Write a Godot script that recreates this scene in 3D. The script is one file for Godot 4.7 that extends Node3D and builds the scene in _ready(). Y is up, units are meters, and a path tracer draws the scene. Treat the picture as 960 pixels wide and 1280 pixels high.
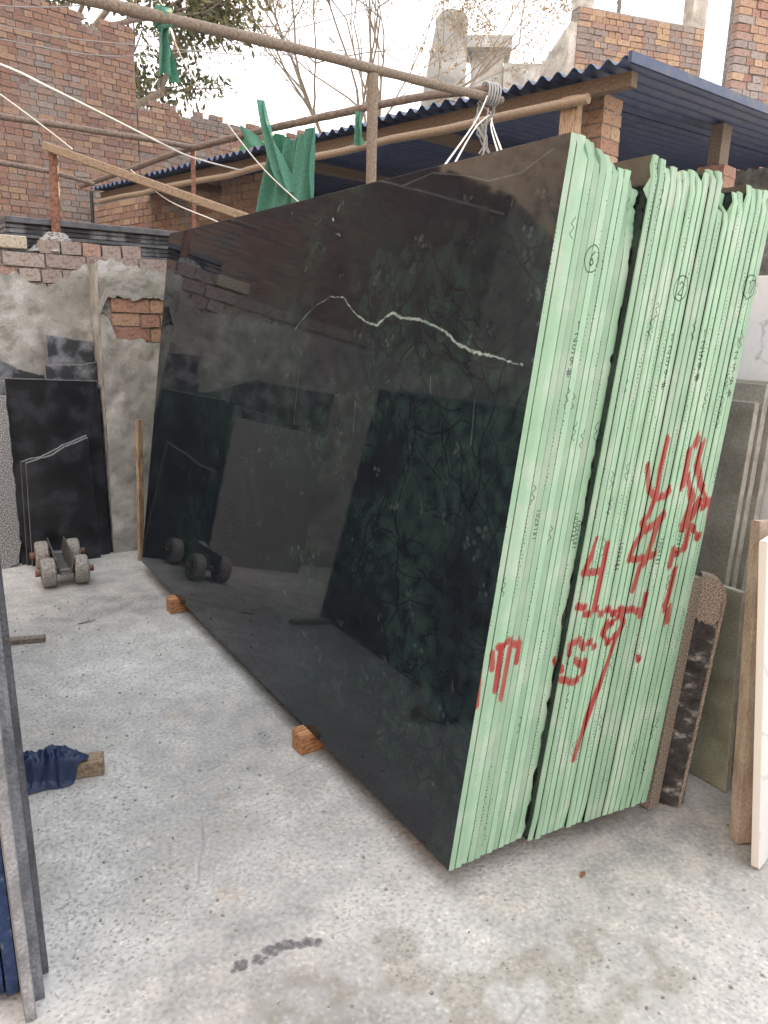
extends Node3D
# Stone yard: a stack of dark green marble slabs, low plastered wall, shed, brick walls.
const PHI := 0.204348            # the buildings are turned by this against the slab stack
const LEAN := 0.125664           # lean of the slab stack (7.2 degrees)
var rng := RandomNumberGenerator.new()
var used := {}
var M := {}
var unit_box = []

# ------------------------------------------------------------------ mesh builder
class MB:
	var v := PackedVector3Array()
	var n := PackedVector3Array()
	var t := PackedVector2Array()
	var c := PackedColorArray()
	var col := Color(1, 1, 1)
	func tri(a, b, d, na, nb, nd, ua = Vector2.ZERO, ub = Vector2.ZERO, ud = Vector2.ZERO):
		if (b - a).cross(d - a).dot(na + nb + nd) > 0.0:
			v.append(a); v.append(d); v.append(b)
			n.append(na); n.append(nd); n.append(nb)
			t.append(ua); t.append(ud); t.append(ub)
		else:
			v.append(a); v.append(b); v.append(d)
			n.append(na); n.append(nb); n.append(nd)
			t.append(ua); t.append(ub); t.append(ud)
		c.append(col); c.append(col); c.append(col)
	func quad(a, b, d, e, nn, ua = Vector2.ZERO, ub = Vector2.ZERO, ud = Vector2.ZERO, ue = Vector2.ZERO):
		tri(a, b, d, nn, nn, nn, ua, ub, ud)
		tri(a, d, e, nn, nn, nn, ua, ud, ue)
	# flat quad whose normal points away from the point "inside"
	func fquad(a, b, d, e, inside):
		var nn = (b - a).cross(d - a).normalized()
		if nn.length() < 0.5: nn = (d - a).cross(e - a).normalized()
		if nn.dot((a + d) * 0.5 - inside) < 0.0: nn = -nn
		quad(a, b, d, e, nn)
	func ftri(a, b, d, inside):
		var nn = (b - a).cross(d - a).normalized()
		if nn.dot((a + b + d) / 3.0 - inside) < 0.0: nn = -nn
		tri(a, b, d, nn, nn, nn)
	# eight corners: index bits x,y,z
	func hexa(p):
		var ce = Vector3.ZERO
		for q in p: ce += q
		ce /= 8.0
		for f in [[0, 1, 3, 2], [4, 5, 7, 6], [0, 1, 5, 4], [2, 3, 7, 6], [0, 2, 6, 4], [1, 3, 7, 5]]:
			fquad(p[f[0]], p[f[1]], p[f[2]], p[f[3]], ce)
	func box(lo, hi, x = Transform3D.IDENTITY):
		var p = []
		for i in 8:
			p.append(x * Vector3(hi.x if i & 1 else lo.x, hi.y if i & 2 else lo.y, hi.z if i & 4 else lo.z))
		hexa(p)
	# box with chamfered edges
	func cbox(lo, hi, ch, x = Transform3D.IDENTITY):
		var h = (hi - lo) * 0.5
		var ce = (hi + lo) * 0.5
		var b = minf(ch, minf(h.x, minf(h.y, h.z)) * 0.9)
		var pts = {}
		for i in 8:
			var s = Vector3(1 if i & 1 else -1, 1 if i & 2 else -1, 1 if i & 4 else -1)
			for ax in 3:
				var q = Vector3(h.x - b, h.y - b, h.z - b)
				q[ax] = h[ax]
				pts[[i, ax]] = x * (ce + s * q)
		var cc = x * ce
		for ax in 3:
			var o1 = (ax + 1) % 3
			var o2 = (ax + 2) % 3
			for sg in 2:
				var k = []
				for c2 in [[0, 0], [1, 0], [1, 1], [0, 1]]:
					k.append(pts[[(sg << ax) | (c2[0] << o1) | (c2[1] << o2), ax]])
				fquad(k[0], k[1], k[2], k[3], cc)
			for c2 in [[0, 0], [1, 0], [1, 1], [0, 1]]:
				var i0 = (c2[0] << o1) | (c2[1] << o2)
				var i1 = i0 | (1 << ax)
				fquad(pts[[i0, o1]], pts[[i1, o1]], pts[[i1, o2]], pts[[i0, o2]], cc)
		for i in 8: ftri(pts[[i, 0]], pts[[i, 1]], pts[[i, 2]], cc)
	# tube along points with radii
	func tube(pts, rad, sides = 8, caps = true):
		var rings = []
		var nors = []
		var up = Vector3(0.31, 0.83, 0.47).normalized()
		var m = pts.size()
		for i in m:
			var d = (pts[mini(i + 1, m - 1)] - pts[maxi(i - 1, 0)]).normalized()
			var a = d.cross(up)
			if a.length() < 0.05: a = d.cross(Vector3(1, 0, 0))
			a = a.normalized()
			var b = d.cross(a).normalized()
			up = a.cross(d).normalized()
			var r = rad[i] if rad is Array else rad
			var ring = []
			var nr = []
			for k in sides:
				var w = TAU * k / sides
				var o = a * cos(w) + b * sin(w)
				ring.append(pts[i] + o * r)
				nr.append(o)
			rings.append(ring)
			nors.append(nr)
		for i in m - 1:
			for k in sides:
				var k2 = (k + 1) % sides
				tri(rings[i][k], rings[i][k2], rings[i + 1][k2], nors[i][k], nors[i][k2], nors[i + 1][k2])
				tri(rings[i][k], rings[i + 1][k2], rings[i + 1][k], nors[i][k], nors[i + 1][k2], nors[i + 1][k])
		if caps:
			for e in [0, m - 1]:
				var dd = (pts[0] - pts[1]).normalized() if e == 0 else (pts[m - 1] - pts[m - 2]).normalized()
				for k in sides: tri(pts[e], rings[e][k], rings[e][(k + 1) % sides], dd, dd, dd)
	# surface of revolution round the x axis: profile [[x, r], ...]
	func lathe_x(prof, sides, x):
		for i in prof.size() - 1:
			var p0 = prof[i]
			var p1 = prof[i + 1]
			var e = Vector2(p1[0] - p0[0], p1[1] - p0[1])
			var nn2 = Vector2(-e.y, e.x).normalized()
			for k in sides:
				var a = TAU * k / sides
				var b = TAU * (k + 1) / sides
				var q = []
				var nn = []
				for w in [a, b]:
					q.append(x * Vector3(p0[0], p0[1] * cos(w), p0[1] * sin(w)))
					q.append(x * Vector3(p1[0], p1[1] * cos(w), p1[1] * sin(w)))
					nn.append(x.basis * Vector3(nn2.x, nn2.y * cos(w), nn2.y * sin(w)))
				tri(q[0], q[2], q[3], nn[0], nn[1], nn[1])
				tri(q[0], q[3], q[1], nn[0], nn[1], nn[0])
	# grid surface with smooth normals; f(u, v) -> Vector3
	func grid(nu, nv, f, flip = false, us = Vector2(1, 1)):
		var p = []
		for i in nu + 1:
			var row = []
			for j in nv + 1: row.append(f.call(float(i) / nu, float(j) / nv))
			p.append(row)
		var q = []
		for i in nu + 1:
			var row = []
			for j in nv + 1:
				var du = p[mini(i + 1, nu)][j] - p[maxi(i - 1, 0)][j]
				var dv = p[i][mini(j + 1, nv)] - p[i][maxi(j - 1, 0)]
				var nn = du.cross(dv).normalized()
				row.append(-nn if flip else nn)
			q.append(row)
		for i in nu:
			for j in nv:
				var u0 = Vector2(float(i) / nu, float(j) / nv) * us
				var u1 = Vector2(float(i + 1) / nu, float(j + 1) / nv) * us
				tri(p[i][j], p[i + 1][j], p[i + 1][j + 1], q[i][j], q[i + 1][j], q[i + 1][j + 1], u0, Vector2(u1.x, u0.y), u1)
				tri(p[i][j], p[i + 1][j + 1], p[i][j + 1], q[i][j], q[i + 1][j + 1], q[i][j + 1], u0, u1, Vector2(u0.x, u1.y))
	func mesh(m = null):
		var arr = []
		arr.resize(Mesh.ARRAY_MAX)
		arr[Mesh.ARRAY_VERTEX] = v
		arr[Mesh.ARRAY_NORMAL] = n
		arr[Mesh.ARRAY_TEX_UV] = t
		arr[Mesh.ARRAY_COLOR] = c
		var am = ArrayMesh.new()
		am.add_surface_from_arrays(Mesh.PRIMITIVE_TRIANGLES, arr)
		if m: am.surface_set_material(0, m)
		return am

# ------------------------------------------------------------------ nodes
func numbered(called):
	if not used.has(called):
		used[called] = 0
		return called
	used[called] += 1
	return "%s_%03d" % [called, used[called]]
func tag(o, label, category, group = ""):
	o.set_meta("label", label)
	o.set_meta("category", category)
	o.set_meta("kind", "thing")
	if group: o.set_meta("group", group)
func thing(called, label, category, at = Vector3.ZERO, turn = 0.0, group = ""):
	var o = Node3D.new()
	o.name = numbered(called)
	add_child(o)
	o.position = at
	o.rotation.y = turn
	tag(o, label, category, group)
	return o
func part(called, mb, m, parent):
	var o = MeshInstance3D.new()
	o.name = called
	o.mesh = mb.mesh(m) if mb is MB else mb
	if not (mb is MB): o.material_override = m
	parent.add_child(o, true)
	return o
func solo(called, mb, m, label, category, at = Vector3.ZERO, turn = 0.0, group = ""):
	var o = MeshInstance3D.new()
	o.name = numbered(called)
	o.mesh = mb.mesh(m)
	add_child(o)
	o.position = at
	o.rotation.y = turn
	tag(o, label, category, group)
	return o
# building frame: (right and away, up, towards the camera) -> world
func L(e, y, z): return Vector3(e * cos(PHI) + z * sin(PHI), y, -e * sin(PHI) + z * cos(PHI))

# ------------------------------------------------------------------ textures
func nb(sd, freq, w, h, kind = FastNoiseLite.TYPE_SIMPLEX_SMOOTH, octv = 4, cell = -1, warp = 0.0):
	var f = FastNoiseLite.new()
	f.seed = sd
	f.frequency = freq
	f.noise_type = kind
	f.fractal_octaves = octv
	f.fractal_type = FastNoiseLite.FRACTAL_FBM if octv > 1 else FastNoiseLite.FRACTAL_NONE
	if cell >= 0: f.cellular_return_type = cell
	if warp > 0.0:
		f.domain_warp_enabled = true
		f.domain_warp_amplitude = warp
		f.domain_warp_frequency = freq * 1.3
		f.domain_warp_fractal_type = FastNoiseLite.DOMAIN_WARP_FRACTAL_NONE
	var im = f.get_seamless_image(w, h)
	im.convert(Image.FORMAT_L8)
	return im.get_data()
func timg(data, w, h, fmt = Image.FORMAT_RGB8):
	var im = Image.create_from_data(w, h, false, fmt, data)
	im.generate_mipmaps()
	return ImageTexture.create_from_image(im)
func normal_tex(data, w, h, s):
	var im = Image.create_from_data(w, h, false, Image.FORMAT_L8, data)
	im.convert(Image.FORMAT_RGBA8)
	im.bump_map_to_normal_map(s)
	im.generate_mipmaps()
	return ImageTexture.create_from_image(im)
# a ramp of colours (linear) over one noise, with a second fine noise on top
func ramp_tex(sd, freq, w, h, cols, fine = 0.2, warp = 0.0, fine_f = 0.12, contrast = 1.6):
	var a = nb(sd, freq, w, h, FastNoiseLite.TYPE_SIMPLEX_SMOOTH, 5, -1, warp)
	var b = nb(sd + 7, fine_f, w, h, FastNoiseLite.TYPE_SIMPLEX_SMOOTH, 3)
	var lut = PackedByteArray()
	for i in 256:
		var q = clampf((i / 255.0 - 0.5) * contrast + 0.5, 0, 1) * (cols.size() - 1)
		var k = mini(int(q), cols.size() - 2)
		var cc = Color(cols[k]).lerp(cols[k + 1], q - k).linear_to_srgb()
		lut.append(int(cc.r * 255)); lut.append(int(cc.g * 255)); lut.append(int(cc.b * 255))
	var out = PackedByteArray()
	out.resize(w * h * 3)
	for i in w * h:
		var k = a[i] * 3
		var g = 1.0 + fine * (b[i] / 127.5 - 1.0)
		out[i * 3] = clampi(int(lut[k] * g), 0, 255)
		out[i * 3 + 1] = clampi(int(lut[k + 1] * g), 0, 255)
		out[i * 3 + 2] = clampi(int(lut[k + 2] * g), 0, 255)
	return timg(out, w, h)
func lin(r, g, b): return Color(r, g, b)
func mat(c, rough = 0.8, tex = null, sc = 1.0, nrm = null, ns = 1.0):
	var m = StandardMaterial3D.new()
	m.albedo_color = c.linear_to_srgb() if c is Color else Color(1, 1, 1)
	m.roughness = rough
	if tex:
		m.albedo_texture = tex
		m.uv1_triplanar = true
		m.uv1_scale = (sc if sc is Vector3 else Vector3.ONE * sc)
	if nrm:
		m.normal_enabled = true
		m.normal_texture = nrm
		m.normal_scale = ns
		m.uv1_triplanar = true
		m.uv1_scale = (sc if sc is Vector3 else Vector3.ONE * sc)
	return m
func sheet(tex, rough, nrm = null, ns = 1.0):   # a material on the mesh's own UVs
	var m = StandardMaterial3D.new()
	m.albedo_texture = tex
	m.roughness = rough
	if nrm:
		m.normal_enabled = true
		m.normal_texture = nrm
		m.normal_scale = ns
	return m

func _ready():
	rng.seed = 20240611
	# ---------------- camera, sky, sun, exposure
	var cam = Camera3D.new()
	cam.name = "camera"
	cam.fov = 67.38
	cam.near = 0.05
	cam.far = 900
	cam.transform = Transform3D(Basis(Vector3(0.849069, 0.028965, 0.527486), Vector3(0.101989, 0.970539, -0.217461), Vector3(-0.518244, 0.239209, 0.821078)).orthonormalized(), Vector3(0, 1.5, 0))
	add_child(cam)
	cam.current = true
	var env = Environment.new()
	env.background_mode = Environment.BG_SKY
	var sm = ProceduralSkyMaterial.new()
	sm.sky_top_color = Color(0.93, 0.94, 0.96)
	sm.sky_horizon_color = Color(1.0, 0.97, 0.93)
	sm.sky_curve = 0.16
	sm.ground_bottom_color = Color(0.45, 0.44, 0.42)
	sm.ground_horizon_color = Color(0.75, 0.73, 0.70)
	sm.sun_angle_max = 0.0
	var sky = Sky.new()
	sky.sky_material = sm
	env.sky = sky
	env.tonemap_mode = Environment.TONE_MAPPER_LINEAR
	env.tonemap_exposure = 3.0
	env.fog_enabled = true
	env.fog_density = 0.0012
	env.fog_light_color = Color(1.0, 0.97, 0.94)
	env.sdfgi_enabled = true
	env.ssao_enabled = true
	env.ssil_enabled = true
	var we = WorldEnvironment.new()
	we.name = "world_environment"
	we.environment = env
	add_child(we)
	var sun = DirectionalLight3D.new()
	sun.name = "sun"
	sun.light_energy = 1.4
	sun.light_color = Color(1.0, 0.86, 0.70)
	sun.light_angular_distance = 0.6
	sun.shadow_enabled = true
	add_child(sun)
	sun.look_at_from_position(Vector3.ZERO, -Vector3(0.7366, 0.297, -0.607), Vector3.UP)

	make_materials()
	print("materials ", Time.get_ticks_msec())
	ground()
	low_wall()
	brick_buildings()
	print("bricks ", Time.get_ticks_msec())
	shed()
	far_houses()
	left_side()
	trees()
	print("trees ", Time.get_ticks_msec())
	marble_stack()
	wall_slabs()
	left_stack()
	right_slabs()
	canopy()
	floor_things()
	print("done ", Time.get_ticks_msec())

# ------------------------------------------------------------------ materials
func make_materials():
	var W := 512
	var gr = nb(3, 0.03, W, W, FastNoiseLite.TYPE_SIMPLEX_SMOOTH, 5)
	M.bump = normal_tex(gr, W, W, 6.0)
	var gf = nb(5, 0.11, W, W, FastNoiseLite.TYPE_SIMPLEX_SMOOTH, 4)
	M.bumpf = normal_tex(gf, W, W, 5.0)
	var wd = nb(11, 0.02, W, W, FastNoiseLite.TYPE_SIMPLEX_SMOOTH, 5)
	M.wood_tex = ramp_tex(21, 0.012, W, W, [lin(0.20, 0.13, 0.08), lin(0.36, 0.25, 0.16), lin(0.46, 0.34, 0.23)], 0.25, 0.0, 0.05)
	M.wood = mat(lin(1, 1, 1), 0.8, M.wood_tex, Vector3(1.5, 12, 12), M.bumpf, 0.6)
	M.woodz = mat(lin(1, 1, 1), 0.8, M.wood_tex, Vector3(12, 12, 1.5), M.bumpf, 0.6)
	M.woody = mat(lin(1, 1, 1), 0.8, M.wood_tex, Vector3(12, 1.5, 12), M.bumpf, 0.6)
	M.orange_wood = mat(lin(1.25, 0.85, 0.58), 0.75, M.wood_tex, Vector3(2, 10, 10), M.bumpf, 0.5)
	var gw = ramp_tex(25, 0.02, W, W, [lin(0.11, 0.085, 0.065), lin(0.22, 0.175, 0.135), lin(0.30, 0.245, 0.195)], 0.12, 0.0, 0.07, 1.2)
	M.grey_wood = mat(lin(1, 1, 1), 0.85, gw, 5.0, M.bump, 0.8)
	M.pale_wood = mat(lin(1.35, 1.25, 1.1), 0.85, gw, 5.0, M.bump, 0.8)
	var rust = ramp_tex(31, 0.02, W, W, [lin(0.10, 0.045, 0.03), lin(0.22, 0.10, 0.065), lin(0.30, 0.16, 0.11)], 0.3)
	M.rust = mat(lin(1, 1, 1), 0.75, rust, 3.0, M.bumpf, 0.6)
	M.brown_pole = mat(lin(1, 1, 1), 0.8, ramp_tex(32, 0.02, W, W, [lin(0.09, 0.062, 0.05), lin(0.17, 0.125, 0.10), lin(0.24, 0.185, 0.15)], 0.2), 3.0, M.bumpf, 0.5)
	M.beam_wood = mat(lin(0.62, 0.55, 0.5), 0.85, gw, 5.0, M.bump, 0.6)
	var stl = ramp_tex(33, 0.03, W, W, [lin(0.06, 0.055, 0.05), lin(0.16, 0.15, 0.14), lin(0.27, 0.25, 0.23)], 0.3)
	M.steel = mat(lin(1, 1, 1), 0.5, stl, 6.0, M.bumpf, 0.5)
	M.steel.metallic = 0.4
	M.rubber = mat(lin(1.25, 1.22, 1.18), 0.85, ramp_tex(35, 0.02, W, W, [lin(0.13, 0.125, 0.12), lin(0.22, 0.21, 0.20), lin(0.33, 0.32, 0.30)], 0.25), 5.0, M.bumpf, 0.6)
	M.black_pipe = mat(lin(0.03, 0.03, 0.033), 0.5)
	M.white_rope = mat(lin(0.72, 0.69, 0.63), 0.9)
	M.grey_rope = mat(lin(0.36, 0.36, 0.36), 0.9)
	M.wire = mat(lin(0.30, 0.29, 0.28), 0.7)
	# bricks: six tones
	M.brick_tex = ramp_tex(41, 0.03, W, W, [lin(0.55, 0.5, 0.48), lin(0.9, 0.86, 0.83), lin(1.0, 1.0, 1.0)], 0.22, 0.0, 0.15)
	M.brick_cols = [lin(0.42, 0.25, 0.185), lin(0.48, 0.32, 0.225), lin(0.37, 0.215, 0.17), lin(0.54, 0.39, 0.27), lin(0.41, 0.285, 0.235), lin(0.32, 0.21, 0.18), lin(0.40, 0.345, 0.315), lin(0.34, 0.285, 0.265)]
	M.bricks = []
	M.old_bricks = []
	for cc in M.brick_cols: M.old_bricks.append(mat(cc * 0.72, 0.92, M.brick_tex, 2.2, M.bumpf, 0.8))
	for cc in M.brick_cols: M.bricks.append(mat(cc, 0.92, M.brick_tex, 2.2, M.bumpf, 0.8))
	M.brick_any = mat(lin(1, 1, 1), 0.92, M.brick_tex, 2.2, M.bumpf, 0.8)
	M.brick_any.vertex_color_use_as_albedo = true
	M.mortar = mat(lin(1, 1, 1), 0.95, ramp_tex(43, 0.03, W, W, [lin(0.16, 0.135, 0.115), lin(0.25, 0.22, 0.195), lin(0.34, 0.31, 0.28)], 0.25), 1.3, M.bump, 1.0)
	# plaster
	var PW := 1024
	var a = nb(51, 0.0045, PW, PW, FastNoiseLite.TYPE_SIMPLEX_SMOOTH, 5, -1, 30.0)
	var b = nb(52, 0.012, PW, PW, FastNoiseLite.TYPE_SIMPLEX_SMOOTH, 6, -1, 20.0)
	var d = nb(53, 0.09, PW, PW, FastNoiseLite.TYPE_SIMPLEX_SMOOTH, 4)
	var o = PackedByteArray(); o.resize(PW * PW * 3)
	var hgt = PackedByteArray(); hgt.resize(PW * PW)
	for i in PW * PW:
		var base = 0.34 + 0.20 * (a[i] / 255.0 - 0.5) + 0.07 * (d[i] / 255.0 - 0.5)
		var wh = clampf((b[i] / 255.0 - 0.56) * 6.0, 0, 1) * clampf((a[i] / 255.0 - 0.35) * 3.0, 0, 1)
		var dk = clampf((0.42 - b[i] / 255.0) * 5.0, 0, 1)
		base = lerpf(base, 0.50 + 0.2 * (d[i] / 255.0 - 0.5), wh * 0.9)
		base = lerpf(base, 0.15, dk * 0.55)
		base = clampf(base, 0.02, 0.9)
		var cc = Color(base * 1.02, base * 0.985, base * (0.93 + 0.07 * wh)).linear_to_srgb()
		o[i * 3] = int(clampf(cc.r, 0, 1) * 255); o[i * 3 + 1] = int(clampf(cc.g, 0, 1) * 255); o[i * 3 + 2] = int(clampf(cc.b, 0, 1) * 255)
		hgt[i] = clampi(int(d[i] * 0.35 + b[i] * 0.5 + wh * 30), 0, 255)
	M.plaster_tex = timg(o, PW, PW)
	M.plaster_n = normal_tex(hgt, PW, PW, 9.0)
	M.plaster = mat(lin(0.97, 0.985, 0.96), 0.93, M.plaster_tex, 0.62, M.plaster_n, 0.45)
	M.render = mat(lin(1.3, 1.25, 1.15), 0.93, M.plaster_tex, 0.21, M.plaster_n, 0.6)
	# stones
	M.granite_tex = ramp_tex(61, 0.20, W, W, [lin(0.03, 0.03, 0.03), lin(0.22, 0.22, 0.225), lin(0.48, 0.48, 0.48)], 0.2, 0.0, 0.3, 2.2)
	M.granite = mat(lin(1, 1, 1), 0.5, M.granite_tex, 1.1)
	M.brown_granite_tex = ramp_tex(63, 0.16, W, W, [lin(0.09, 0.072, 0.06), lin(0.28, 0.235, 0.19), lin(0.48, 0.41, 0.33)], 0.2, 0.0, 0.3, 2.0)
	M.brown_granite = mat(lin(1, 1, 1), 0.5, M.brown_granite_tex, 1.9)
	M.broken_stone = mat(lin(1, 1, 1), 0.9, ramp_tex(65, 0.03, W, W, [lin(0.16, 0.145, 0.125), lin(0.28, 0.255, 0.22), lin(0.40, 0.37, 0.33)], 0.3), 5.0, M.bump, 1.5)
	M.dark_mortar = mat(lin(1, 1, 1), 0.7, ramp_tex(67, 0.02, W, W, [lin(0.012, 0.012, 0.013), lin(0.035, 0.033, 0.033), lin(0.05, 0.048, 0.046), lin(0.32, 0.31, 0.30)], 0.3, 20.0, 0.12, 1.35), Vector3(1.1, 1.6, 1.1), M.bump, 0.8)
	M.black_tex = ramp_tex(71, 0.008, W, W, [lin(0.010, 0.011, 0.014), lin(0.014, 0.016, 0.020), lin(0.030, 0.033, 0.040)], 0.2, 30.0)
	M.black = mat(lin(1, 1, 1), 0.12, M.black_tex, 1.2)
	M.black.metallic_specular = 0.4
	M.black_dusty = mat(lin(1, 1, 1), 0.42, ramp_tex(73, 0.006, W, W, [lin(0.012, 0.014, 0.019), lin(0.018, 0.021, 0.027), lin(0.11, 0.12, 0.135), lin(0.17, 0.18, 0.20)], 0.25, 30.0, 0.08, 1.9), 1.6)
	M.edge = mat(lin(1, 1, 1), 0.8, ramp_tex(75, 0.05, W, W, [lin(0.10, 0.105, 0.115), lin(0.30, 0.31, 0.33), lin(0.52, 0.53, 0.55)], 0.3), 4.0, M.bumpf, 1.0)
	M.slate_tex = ramp_tex(77, 0.01, W, W, [lin(0.11, 0.12, 0.135), lin(0.17, 0.18, 0.20), lin(0.22, 0.23, 0.25)], 0.15)
	M.slate = mat(lin(1, 1, 1), 0.6, M.slate_tex, 1.5, M.bumpf, 0.3)
	M.slate_light = mat(lin(1.55, 1.5, 1.42), 0.65, M.slate_tex, 1.5, M.bumpf, 0.3)
	M.slate_dark = mat(lin(0.5, 0.5, 0.53), 0.4, M.slate_tex, 1.5, M.bumpf, 0.3)
	M.blue_slab = mat(lin(1, 1, 1), 0.45, ramp_tex(79, 0.02, W, W, [lin(0.008, 0.02, 0.065), lin(0.014, 0.04, 0.13), lin(0.02, 0.055, 0.17), lin(0.22, 0.21, 0.20)], 0.2, 25.0, 0.1, 1.25), 2.5)
	M.kota = mat(lin(1, 1, 1), 0.5, ramp_tex(81, 0.008, W, W, [lin(0.22, 0.215, 0.18), lin(0.28, 0.275, 0.235), lin(0.33, 0.325, 0.285)], 0.12, 20.0), 1.3)
	M.kota_green = mat(lin(1.0, 1.12, 1.02), 0.5, M.kota.albedo_texture, 1.7)
	M.kota_edge = mat(lin(1.6, 1.6, 1.62), 0.6, M.kota.albedo_texture, 3.0)
	M.sandstone = mat(lin(1, 1, 1), 0.8, ramp_tex(83, 0.01, W, W, [lin(0.33, 0.255, 0.20), lin(0.43, 0.345, 0.275), lin(0.50, 0.42, 0.345)], 0.15), Vector3(3, 1, 3), M.bumpf, 0.3)
	# white veined marble
	var va = nb(85, 0.006, W, W, FastNoiseLite.TYPE_SIMPLEX_SMOOTH, 5, -1, 40.0)
	var vo = PackedByteArray(); vo.resize(W * W * 3)
	for i in W * W:
		var k = 1.0 - clampf(absf(va[i] / 255.0 - 0.5) * 22.0, 0, 1)
		var g = 0.80 - 0.30 * k * (0.4 + 0.6 * gr[i] / 255.0) - 0.12 * absf(gr[i] / 255.0 - 0.5)
		var cc = Color(g, g * 0.995, g * 0.985).linear_to_srgb()
		vo[i * 3] = int(cc.r * 255); vo[i * 3 + 1] = int(cc.g * 255); vo[i * 3 + 2] = int(cc.b * 255)
	M.white_marble = mat(lin(1, 1, 1), 0.3, timg(vo, W, W), 1.1)
	M.white_edge = mat(lin(0.70, 0.675, 0.63), 0.7)
	# shed and cloth
	M.blue_roof = mat(lin(1, 1, 1), 0.5, ramp_tex(91, 0.012, W, W, [lin(0.022, 0.036, 0.085), lin(0.030, 0.050, 0.115), lin(0.036, 0.055, 0.115), lin(0.085, 0.08, 0.085)], 0.2, 25.0, 0.1, 1.4), 0.8)
	M.green_net = mat(lin(0.085, 0.27, 0.20), 0.85, M.brick_tex, 4.0, M.bumpf, 0.4)
	M.green_net.backlight_enabled = true
	M.green_net.backlight = Color(0.10, 0.34, 0.24)
	M.rag = mat(lin(0.36, 0.36, 0.35), 0.95, M.brick_tex, 5.0)
	M.tarp = mat(lin(0.016, 0.034, 0.105), 0.5, M.brick_tex, 6.0, M.bumpf, 0.3)
	M.pale_plaster = mat(lin(0.80, 0.785, 0.76), 0.9, M.plaster_tex, 0.05)
	M.bark = mat(lin(0.27, 0.225, 0.18), 0.95, M.brick_tex, 1.0)
	M.leaf_green = leafmat(lin(0.085, 0.10, 0.035))
	M.leaf_dry = leafmat(lin(0.22, 0.165, 0.075))
	M.leaf_litter = mat(lin(0.20, 0.08, 0.035), 0.8)
func leafmat(c):
	var m = mat(c, 0.6)
	m.vertex_color_use_as_albedo = true
	m.albedo_color = Color(1, 1, 1)
	m.backlight_enabled = true
	m.backlight = Color(c.r * 0.8, c.g * 0.8, c.b * 0.8).linear_to_srgb()
	return m

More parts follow.
